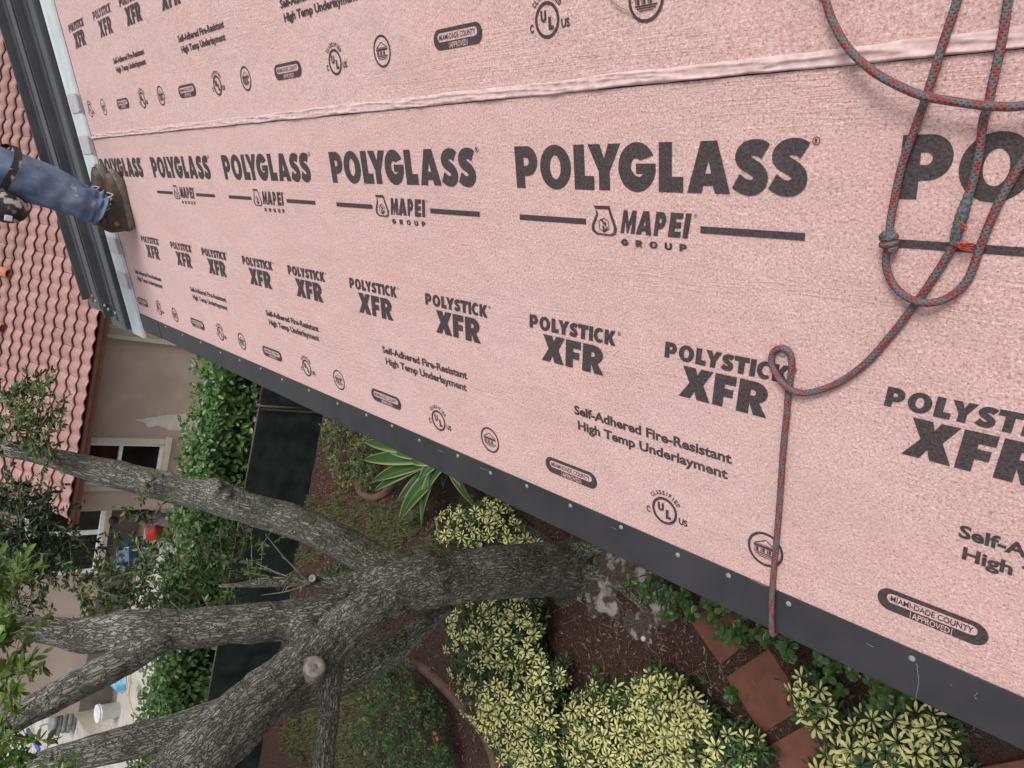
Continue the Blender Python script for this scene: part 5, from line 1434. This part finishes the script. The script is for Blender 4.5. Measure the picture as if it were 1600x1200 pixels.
# low weeds in the mulch
def weed(px, py, r, label):
    c = gz(px, py, .05)
    t = thing('weed', label, 'weed', Vector((c.x, c.y, 0)), 'small green weeds growing in the mulch')
    for i in range(9):
        a = i * .7 + rng.uniform(-.2, .2)
        M_ = Matrix.Translation((c.x + .01 * math.cos(a), c.y + .01 * math.sin(a), .03)) @ Matrix.Rotation(a, 4, 'Z') @ Matrix.Rotation(rng.uniform(-.7, -.2), 4, 'Y') @ Matrix.Scale(r * rng.uniform(.6, 1.0), 4)
        place('leaf', rng.choice(BL), t, world=M_)
weed(1141, 1085, 1.1, 'little green weed at the corner of a terracotta slab')
weed(1098, 1062, .6, 'tiny green weed on bare mulch short of the slabs')
weed(930, 1044, .7, 'tiny green weed on the mulch above the broadest yellow-edged shrub')

# ================================================================== people
def skin_person(name, joints, edges, root, label, M=None):
    t = thing('person', label, 'person', M)
    me = bpy.data.meshes.new('body'); me.from_pydata([j[:3] for j in joints], edges, [])
    o = bpy.data.objects.new('tmp_body', me); COL.objects.link(o)
    md = o.modifiers.new('s', 'SKIN'); md.use_smooth_shade = True
    for i, sv in enumerate(me.skin_vertices[0].data):
        r = joints[i][3]; sv.radius = (r, r * (joints[i][4] if len(joints[i]) > 4 else 1)); sv.use_root = (i == root)
    o.modifiers.new('d', 'SUBSURF').levels = 2
    ev = evaluated(o); bpy.data.objects.remove(o)
    return t, ev
M_SKIN = mat('tan_skin', (.30, .16, .10), (.36, .20, .13), 20, .55)
def denim_mat():
    m = mat('worn_blue_denim', (.060, .105, .200), (.200, .265, .370), 15, .85, 7, .30, .72, c3=(.34, .36, .38), s3=17, lo3=.64, hi3=.69, bump=.5, bscale=160, bdist=.002)
    return m
M_DENIM = denim_mat()
M_BOOT = mat('brown_boot_leather', (.030, .018, .012), (.085, .050, .030), 22, .55, 6, c3=(.12, .095, .07), s3=10, lo3=.62, hi3=.80, bump=.3, bscale=90, bdist=.003)
M_SOLE = mat('grey_brown_sole', (.12, .108, .092), (.20, .18, .155), 40, .85)
M_LACE = mat('grey_lace', (.30, .29, .26), (.46, .44, .40), 90, .8)
M_BLACKPAD = mat('black_pad', (.012, .011, .010), (.028, .025, .023), 14, .55, c3=(.38, .38, .37), s3=16, lo3=.52, hi3=.58)
M_SHIRT = mat('dark_tee', (.030, .032, .040), (.050, .053, .062), 14, .9)
M_HAIR = mat('dark_hair', (.012, .009, .008), (.03, .022, .018), 60, .6)

# ---- the roofer whose lower legs and boots show at the far edge. local frame: X up the slope (facing), Y away, Z up
def foot_point(px, py, n=0.0): return ROOF @ rl(*rp(px, py, n))
hR, tR = rw(4.078, .430, .014), rw(4.070, .170, .014)       # near boot: heel, toe (on the roof)
hL, tL = rw(4.262, .405, .014), rw(4.285, .148, .014)        # far boot
def roof_axes(h, t_): 
    f = (t_ - h).normalized(); u = NORM.copy(); s_ = u.cross(f).normalized(); return f, s_, u
aR = hR + (tR - hR) * .25 + Vector((0, 0, .13)); aL = hL + (tL - hL) * .25 + Vector((0, 0, .13))
kR = gy(2, 268, 4.09); kL = kR + Vector((.02, .17, .0))
hipR = kR + Vector((-.12, .00, .42)); hipL = kL + Vector((-.12, 0, .42)); pel = (hipR + hipL) / 2 + Vector((0, 0, .07))
def pb(x, y, z): return pel + Vector((x, y, z))
wst = pb(.06, 0, .18); che = pb(.20, 0, .42); nk = pb(.31, 0, .58); hd0 = pb(.38, -.02, .66); hd1 = pb(.45, -.03, .76)
shR = pb(.26, -.18, .49); shL = pb(.26, .19, .49); elR = pb(.42, -.28, .26); elL = pb(.42, .28, .26); haR = pb(.64, -.18, .18); haL = pb(.64, .20, .18)
J = [(*pel, .13, .8), (*wst, .125, .75), (*che, .15, .75), (*nk, .06), (*hd0, .075), (*hd1, .085), (*hipR, .085), (*kR, .060), (*aR, .034), (*(hR + (tR - hR) * .50 + Vector((0, 0, .045))), .024),
     (*hipL, .085), (*kL, .060), (*aL, .034), (*(hL + (tL - hL) * .50 + Vector((0, 0, .045))), .024), (*shR, .055), (*elR, .042), (*haR, .03), (*shL, .055), (*elL, .042), (*haL, .03)]
Ed = [(0, 1), (1, 2), (2, 3), (3, 4), (4, 5), (0, 6), (6, 7), (7, 8), (8, 9), (0, 10), (10, 11), (11, 12), (12, 13), (2, 14), (14, 15), (15, 16), (2, 17), (17, 18), (18, 19)]
pm = Matrix.Translation(rw(4.15, .28, 0))
roofer, ev = skin_person('person', J, Ed, 0, 'person in paint-spattered blue jeans and worn brown work boots standing on the far roof edge', pm)
ev.transform(pm.inverted()); ev.materials.clear(); ev.materials.append(M_SKIN); ev.name = 'body'
place('body', ev, roofer)
def clothing_leg(name, pts, m, folds=.012, seed=0, rings=70, n=26, cuff=True):
    """trouser leg around a centreline, with sagging folds that bunch towards the cuff"""
    S_ = smoothpath(pts, rings // (len(pts) - 1)); P_, r_ = S_[:, :3], S_[:, 3]
    T_, A_, B_ = frames(P_); V = []; k_ = len(P_)
    for i in range(k_):
        t_ = i / (k_ - 1); bunch = .3 + 1.15 * max(0, (t_ - .55) / .45) ** 1.2
        for j in range(n):
            a = 2 * math.pi * j / n
            h = folds * bunch * (noise.noise(Vector((math.cos(a) * 1.3 + seed, math.sin(a) * 1.3, t_ * 15 + .9 * math.sin(a + seed)))) * 1.3)
            h += folds * .7 * noise.noise(Vector((math.cos(a) * 2.4, math.sin(a) * 2.4 + seed, t_ * 5)))
            rr = r_[i] + h
            if cuff and t_ > .965: rr += .004
            V.append(P_[i] + rr * (A_[i] * math.cos(a) + B_[i] * math.sin(a)))
    fs = [(i * n + j, i * n + (j + 1) % n, (i + 1) * n + (j + 1) % n, (i + 1) * n + j) for i in range(k_ - 1) for j in range(n)]
    mb = MB(); mb.add(V, fs); return mb
cuffR = aR + Vector((-.004, 0, -.010)); cuffL = aL + Vector((.000, 0, -.022))
def lg(hip, kn, cf, k=1.0): return [(*hip, .115), (*(hip.lerp(kn, .5)), .112), (*(kn + Vector((0, 0, .06))), .112 * k), (*(kn - Vector((.0, 0, .05))), .110 * k), (*(kn.lerp(cf, .45)), .104 * k), (*(kn.lerp(cf, .75)), .090 * k), (*(kn.lerp(cf, .92)), .078 * k), (*cf, .076)]
mb = clothing_leg('j', lg(hipR, kR, cuffR, .92), M_DENIM, .024, 1, rings=110, n=34)
mb2 = clothing_leg('j', lg(hipL, kL, cuffL, .80), M_DENIM, .018, 5)
mb.add(mb2.v, mb2.f)
P_ = MB(); n = 20
mb.tube(smoothpath([tuple(pel - Vector((0, 0, .10))), tuple(pel), tuple(wst)], 5), [.12, .15, .165, .17, .17, .172, .17, .168, .165, .16, .155], 20)
mb.build('jeans', M_DENIM, roofer, True)
mb = MB().tube(smoothpath([tuple(wst - Vector((0, 0, .06))), tuple(wst), tuple(che), tuple(nk - Vector((0, 0, .04)))], 6), np.linspace(.172, .172, 19) * np.array([1] * 12 + [1.05, 1.02, .95, .85, .72, .58, .42]), 20)
for a, b in ((shR, elR), (shL, elL)): mb.tube([tuple(che.lerp(a, .5)), tuple(a), tuple(a.lerp(b, .8))], [.085, .078, .062], 14)
mb.build('shirt', M_SHIRT, roofer, True)
mb = MB().lathe([(.02, .105), (.07, .085), (.098, .03), (.10, -.02), (.092, -.05)], Matrix.Translation(hd1 + Vector((.0, 0, .02))), 16)
mb.build('hair', M_HAIR, roofer, True)
def boot(h, t_, seed):
    f, s_, u = roof_axes(h, t_); L_ = (t_ - h).length + .035
    o_ = h - f * .015
    def W(a, b, c): return o_ + f * (a * L_) + s_ * b + u * c
    # sole: outline lofted with a welt
    outl = [(0, 0), (.02, .024), (.10, .036), (.25, .036), (.42, .033), (.58, .040), (.74, .046), (.88, .040), (.97, .022), (1.0, 0)]
    ring = [(a, b) for a, b in outl] + [(a, -b * .94) for a, b in outl[-2:0:-1]]
    k_ = len(ring); V = []
    for z, g in ((-.012, .97), (0.004, 1.03), (.016, 1.05), (.026, 1.03)):
        for a, b in ring: V.append(W(.5 + (a - .5) * g, b * g * 1.04, z + (.012 * max(0, a - .8) / .2)))
    fs = [(r * k_ + i, r * k_ + (i + 1) % k_, (r + 1) * k_ + (i + 1) % k_, (r + 1) * k_ + i) for r in range(3) for i in range(k_)] + [tuple(range(k_ - 1, -1, -1)), tuple(3 * k_ + i for i in range(k_))]
    t_b = MB().add(V, fs).build('boot', M_SOLE, roofer, True)      # sole carries its upper
    t_b['label'] = 'near work boot with dusty leather and pale laces' if seed == 1 else 'far work boot standing just beyond the near one'
    # upper: cross sections from heel to toe
    V = []; n = 14
    prof = [(.00, .026, .085, .030), (.06, .034, .115, .036), (.16, .040, .135, .040), (.30, .042, .140, .042), (.42, .042, .118, .041), (.54, .044, .094, .042), (.66, .043, .066, .041), (.78, .043, .055, .041), (.88, .038, .047, .036), (.955, .025, .036, .025), (.99, .010, .028, .010)]
    for a, wd, hh, wb_ in prof:
        for j in range(n):
            th = math.pi * j / (n - 1)
            x = math.cos(th); z = max(0.0, math.sin(th)) ** .72
            cr = .0025 * noise.noise(Vector((a * 14 + seed, x * 4, z * 4))) * (1 if .4 < a < .85 else .5)
            V.append(W(a * .985 + .005, (wd * (1 - z) + wd * .62 * z) * x * 1.02 * 1.0 + cr, .024 + hh * z * .88 + cr))
    fs = [(r * n + j, r * n + j + 1, (r + 1) * n + j + 1, (r + 1) * n + j) for r in range(len(prof) - 1) for j in range(n - 1)]
    fs += [tuple(range(n)), tuple(reversed(range((len(prof) - 1) * n, len(prof) * n)))]
    up_ = MB().add(V, fs).build('upper', M_BOOT, t_b, True)
    # padded collar, tongue, laces, round badge
    mb = MB()
    a0 = W(.25, 0, .126)
    cp = [a0 + f * (.042 * math.cos(q)) + s_ * (.037 * math.sin(q)) + u * (.006 * math.cos(q)) for q in np.linspace(0, 2 * math.pi, 17)]
    mb.tube(cp, .011, 8); mb.build('collar', M_BOOT, t_b, True)
    mb = MB()
    for i, a in enumerate((.36, .42, .48, .54, .60)):
        zc = np.interp(a, [p_[0] for p_ in prof], [p_[2] for p_ in prof]) * .88 + .027
        sgn = 1 if i % 2 else -1
        mb.tube(smoothpath([W(a - .02 * sgn, -.027, zc - .014), W(a, 0, zc + .006), W(a + .02 * sgn, .027, zc - .014)], 4), .0042, 5)
        mb.tube(smoothpath([W(a + .02 * sgn, -.027, zc - .014), W(a, 0, zc + .009), W(a - .02 * sgn, .027, zc - .014)], 4), .0042, 5)
    for sg in (-1, 1):
        mb.tube(smoothpath([W(.37, 0, .145), W(.36, .028 * sg, .155), W(.42, .054 * sg, .135), W(.41, .056 * sg, .105)], 5), .0042, 5)
    cs_ = s_ if s_.y < 0 else -s_
    for a_, o_y, dz in ((.40, .052, .112), (.47, .056, .102), (.54, .052, .090), (.60, .050, .078)):
        mb.tube(smoothpath([W(a_ - .03, 0, dz + .006), W(a_ - .02, 0, dz + .010) + cs_ * o_y * .6, W(a_ + .02, 0, dz - .018) + cs_ * (o_y + .012), W(a_ + .06, 0, dz - .004) + cs_ * o_y * .5, W(a_ + .05, 0, dz + .004)], 5), .0036, 5)
    mb.build('laces', M_LACE, t_b, True)
    bc = W(.13, -.040 if (s_.y < 0) == False else .040, .070)
    c_side = s_ if s_.y < 0 else -s_
    bc = W(.15, 0, .072) + c_side * .0375
    M_ = Matrix.Translation(bc) @ c_side.to_track_quat('Z', 'Y').to_matrix().to_4x4()
    MB().lathe([(.0125, -.004), (.0125, .003), (.0095, .0035), (.0090, .0022), (.001, .0022)], M_, 16).build('badge', mat('tan_badge', (.17, .11, .05), (.24, .16, .08), 30, .6), t_b, True)
boot(hR, tR, 1); boot(hL, tL, 2)
mb = MB()
for a in (aR, aL): mb.tube([a + Vector((.0, 0, .16)), a + Vector((0, 0, .02)), a + Vector((.01, 0, -.05)), a + Vector((.05, 0, -.075))], [.052, .050, .046, .030], 12)
mb.build('socks', M_SHIRT, roofer, True)
# knee pad slung behind the near knee with strap and buckle
kc = gy(6, 326, 3.98)
toc = (CAM - kc).normalized()
mb = MB(); V = []
M_ = Matrix.Translation(kc) @ Vector((-.45, -.85, .25)).to_track_quat('Z', 'X').to_matrix().to_4x4()
mb.lathe([(.070, -.055), (.074, -.02), (.068, .010), (.048, .026), (.022, .034), (.002, .036)], M_ @ Matrix.Diagonal((1.25, .92, 1, 1)), 18)
mb.build('knee_pad', M_BLACKPAD, roofer, True)
mb = MB()
rk = .100
cS = gy(24, 288, 4.25)
ring = [kR + Vector((-.0, 0, -.02)) + Vector((math.cos(a) * .126, math.sin(a) * .126, .02 * math.sin(a * 2))) for a in np.linspace(0, 2 * math.pi, 25)]
G = [[p_ + Vector((0, 0, -.016)), p_ + Vector((0, 0, .016))] for p_ in ring]
mb.sheet(G).build('strap', M_BLACKPAD, roofer, True)
MB().box(gy(13, 341, 3.93), (.026, .008, .030), None, 0, .003).build('buckle', M_CLIP, roofer)

# ---- the worker bending down by the far house
YP = 16.0
def q2(px, py, dy=0.0): return gy(px, py, YP + dy)
pl, ws, ch, nk2, h0, h1 = q2(240, 809), q2(223, 806), q2(204, 803, -.05), q2(191, 808, -.08), q2(185, 812, -.10), q2(178, 815, -.12)
B0 = Vector((pl.x, YP, 0))
fA, fB = Vector((pl.x - .10, YP - .12, .05)), Vector((pl.x - .02, YP + .16, .05))
hA, hB = pl + Vector((0, -.10, -.05)), pl + Vector((0, .10, -.05))
kA, kB = hA.lerp(fA, .5) + Vector((-.06, -.02, .03)), hB.lerp(fB, .5) + Vector((-.05, 0, .03))
sA, sB = ch + Vector((.02, -.19, .04)), ch + Vector((.02, .19, .04))
eA, eB = sA + Vector((-.16, -.08, -.26)), sB + Vector((-.16, .06, -.26)); wA, wB = eA + Vector((-.20, .02, -.12)), eB + Vector((-.20, 0, -.12))
J2 = [(*pl, .10), (*ws, .10), (*ch, .11), (*nk2, .05), (*h0, .08), (*h1, .088), (*hA, .065), (*kA, .05), (*(fA + Vector((0, 0, .05))), .042), (*(fA + Vector((-.15, -.02, 0))), .035),
      (*hB, .065), (*kB, .05), (*(fB + Vector((0, 0, .05))), .042), (*(fB + Vector((-.15, 0, 0))), .035), (*sA, .055), (*eA, .042), (*wA, .034), (*sB, .055), (*eB, .042), (*wB, .034)]
pm2 = Matrix.Translation(B0)
w2, ev = skin_person('person', J2, Ed, 0, 'dark-haired person bending forward in a dark tee by the far house', pm2)
ev.transform(pm2.inverted()); ev.materials.clear(); ev.materials.append(M_SKIN)
place('body', ev, w2)
mb = MB().tube(smoothpath([tuple(pl + Vector((0, 0, .04))), tuple(ws), tuple(ch), tuple(nk2.lerp(ch, .25))], 6), [.15] * 6 + [.152, .156, .16, .165, .17, .172, .172, .165, .15, .135, .115, .095, .075], 16)
for a, b in ((sA, eA), (sB, eB)): mb.tube([tuple(ch.lerp(a, .5)), tuple(a), tuple(a.lerp(b, .62))], [.088, .078, .060], 12)
mb.build('shirt', M_SHIRT, w2, True)
c_ = ch.lerp(ws, .35) + Vector((.115, -.085, .05))
MB().box(c_, (.05, .16, .10), Matrix.Rotation(R(-35), 3, 'Z'), 0, .004).build('shirt_print', M_WHITE, w2)
mb = MB().tube(smoothpath([tuple(pl + Vector((0, 0, -.12))), tuple(pl + Vector((0, 0, .08)))], 4), .158, 16)
for h_, k_, f_ in ((hA, kA, fA), (hB, kB, fB)): mb.tube(smoothpath([tuple(h_), tuple(k_), tuple(f_ + Vector((0, 0, .07)))], 5), np.linspace(.115, .07, 11), 12)
mb.build('trousers', mat('grey_work_trousers', (.22, .22, .23), (.32, .32, .33), 12, .9), w2, True)
dh = (h1 - h0).normalized()
MB().lathe([(.03, .098), (.078, .075), (.104, .02), (.098, -.03), (.07, -.06)], Matrix.Translation(h1 + Vector((.02, .0, .0))) @ dh.to_track_quat('Z', 'Y').to_matrix().to_4x4(), 14).build('hair', M_HAIR, w2, True)

# ================================================================== things by the far house
def bucket(c, r, h, m, label, lid=None, cat='bucket', handle=True, name='bucket'):
    t = thing(name, label, cat, Vector(c))
    M_ = Matrix.Translation(c)
    MB().lathe([(r * .86, 0), (r * .98, h * .86), (r * 1.06, h * .87), (r * 1.06, h * .93), (r, h * .94), (r, h), (r * .94, h), (r * .82, .02)], M_, 20).build('pail', m, t, True)
    if lid: MB().lathe([(r * 1.05, h - .012), (r * 1.08, h + .012), (r * .98, h + .022), (r * .90, h + .012), (.01, h + .012)], M_, 20).build('lid', lid, t, True)
    if handle:
        P_ = [Vector(c) + Vector((r * 1.05 * math.cos(a), -.02 - .10 * math.sin(a), h * .85 - .10 * math.sin(a))) for a in np.linspace(0, math.pi, 13)]
        MB().tube(P_, .005, 5).build('handle', M_CLIP, t, True)
    return t
g = gz(186, 1108, 0)
bucket(g, .21, .50, mat('white_plastic', (.70, .70, .70), (.78, .78, .78), 8, .5), 'white plastic bucket with closed lid on the concrete beside the pale sand heap', M_WHITE)
g = gz(268, 826, 0)
bucket(g, .25, .50, mat('red_plastic', (.50, .022, .018), (.60, .045, .03), 10, .5), 'bright red bucket on the ground in front of the bending worker')
# heap of pale sand against the far wall
hp_ = MB(); n1, n2 = 36, 14
hc = gz(146, 1086, .15)
G = []
for i in range(n1 + 1):
    a = 2 * math.pi * i / n1
    row = []
    for j in range(n2 + 1):
        q = j / n2; rad = q * (1.18 + .14 * noise.noise(Vector((math.cos(a) * 1.5, math.sin(a) * 1.5, 0))))
        z = .85 * (1 - q) ** .85 + .05 * noise.noise(Vector((math.cos(a) * q * 6, math.sin(a) * q * 6, 2))) - .012
        row.append((hc.x + rad * math.cos(a), hc.y + rad * math.sin(a) * .95, max(-.01, z)))
    G.append(row)
tag(hp_.sheet(G).build('sand_heap', mat('cream_sand', (.48, .42, .32), (.58, .52, .41), 14, .95, bump=.6, bscale=30, bdist=.03), None, True), 'low heap of cream-coloured sand in front of the far house wall', 'sand heap')
# stacked grey paper bags
t = thing('bag_stack', 'small stack of grey-green paper bags leaning by the house corner', 'bags', gz(118, 1122, 0))
c = gz(118, 1122, 0)
for i in range(5):
    MB().box((c.x + rng.uniform(-.04, .04), c.y + rng.uniform(-.04, .04), .07 + i * .125), (.62, .40, .118), Matrix.Rotation(rng.uniform(-.15, .15), 3, 'Z'), 0, .03).build('bag', mat('grey_bag', (.16, .18, .17), (.30, .32, .31), 5, .8) if i == 0 else bpy.data.materials['grey_bag'], t, True)
# blue plastic bag and blue board
c = gz(187, 1066, .1)
G = []
for i in range(15):
    a = 2 * math.pi * i / 14
    G.append([(c.x + r_ * math.cos(a) * (1 + .3 * noise.noise(Vector((a, q, 0)))), c.y + r_ * .7 * math.sin(a), .02 + .26 * (1 - q * q) * (1 + .4 * noise.noise(Vector((math.cos(a) * 2, math.sin(a) * 2, q * 3))))) for q, r_ in ((0.0, .01), (.35, .13), (.7, .24), (1.0, .30))])
tag(MB().sheet(G).build('plastic_bag', mat('light_blue_plastic', (.08, .38, .58), (.45, .62, .70), 5, .4), None, True), 'crumpled light blue plastic bag on the concrete under the forked limb', 'plastic bag')
a, b = gz(44, 1140, .03), gz(62, 1172, .03)
MB_ = MB().tube([a, b], .07, 6)
tag(MB_.build('blue_pole', mat('blue_plastic', (.03, .08, .42), (.05, .12, .50), 8, .5), None, True), 'straight blue pole lying across the pale driveway in the far corner', 'pole')
# blue tarpaulin scrap and a grey barrow tray behind the leaves
c = gz(232, 866, 0)
t = thing('wheelbarrow', 'blue wheelbarrow tray half hidden by oak leaves near the red bucket', 'wheelbarrow', c)
mb = MB(); M_ = Matrix.Translation(c) @ Matrix.Rotation(.5, 4, 'Z')
lo_ = [(-.20, -.32, .34), (.20, -.32, .34), (.20, .25, .34), (-.20, .25, .34)]; hi_ = [(-.34, -.52, .62), (.34, -.52, .62), (.34, .45, .60), (-.34, .45, .60)]
mb.add([M_ @ Vector(v) for v in lo_ + hi_], [(3, 2, 1, 0), (0, 1, 5, 4), (1, 2, 6, 5), (2, 3, 7, 6), (3, 0, 4, 7)])
mb.build('tray', mat('blue_paint', (.02, .07, .17), (.03, .10, .22), 6, .5), t)
mb = MB().lathe([(.05, -.04), (.18, -.04), (.20, 0), (.18, .04), (.05, .04)], M_ @ Matrix.Translation((0, -.62, .20)) @ Matrix.Rotation(R(90), 4, 'Y'), 16); mb.build('wheel', M_SOLE, t, True)
mb = MB()
for s_ in (-1, 1):
    mb.tube([M_ @ Vector((.06 * s_, -.62, .20)), M_ @ Vector((.20 * s_, .0, .32)), M_ @ Vector((.30 * s_, .95, .62))], .018, 6)
    mb.tube([M_ @ Vector((.20 * s_, .25, .34)), M_ @ Vector((.24 * s_, .35, 0))], .016, 6)
mb.build('frame', M_CLIP, t)
# yellow cord and dark hose on the concrete
def cord(pts, r, m, label, name, cat):
    tag(MB().tube(smoothpath([gz(x, y, .02) for x, y in pts], 8), r, 5).build(name, m, None, True), label, cat)
cord([(200, 1030), (204, 1060), (201, 1090), (208, 1115), (206, 1150)], .018, mat('yellow_cord', (.48, .34, .10), (.56, .42, .16), 20, .8), 'tangled yellow cord lying along the concrete by the hedge', 'cord', 'cord')
cord([(62, 1135), (75, 1132), (82, 1150), (95, 1168)], .016, M_SOLE, 'thin dark hose curling over the pale driveway', 'hose', 'hose')
cord([(243, 1022), (247, 1050), (243, 1085), (236, 1110)], .02, M_SOLE, 'dark cable running along the foot of the hedge', 'cable', 'cable')
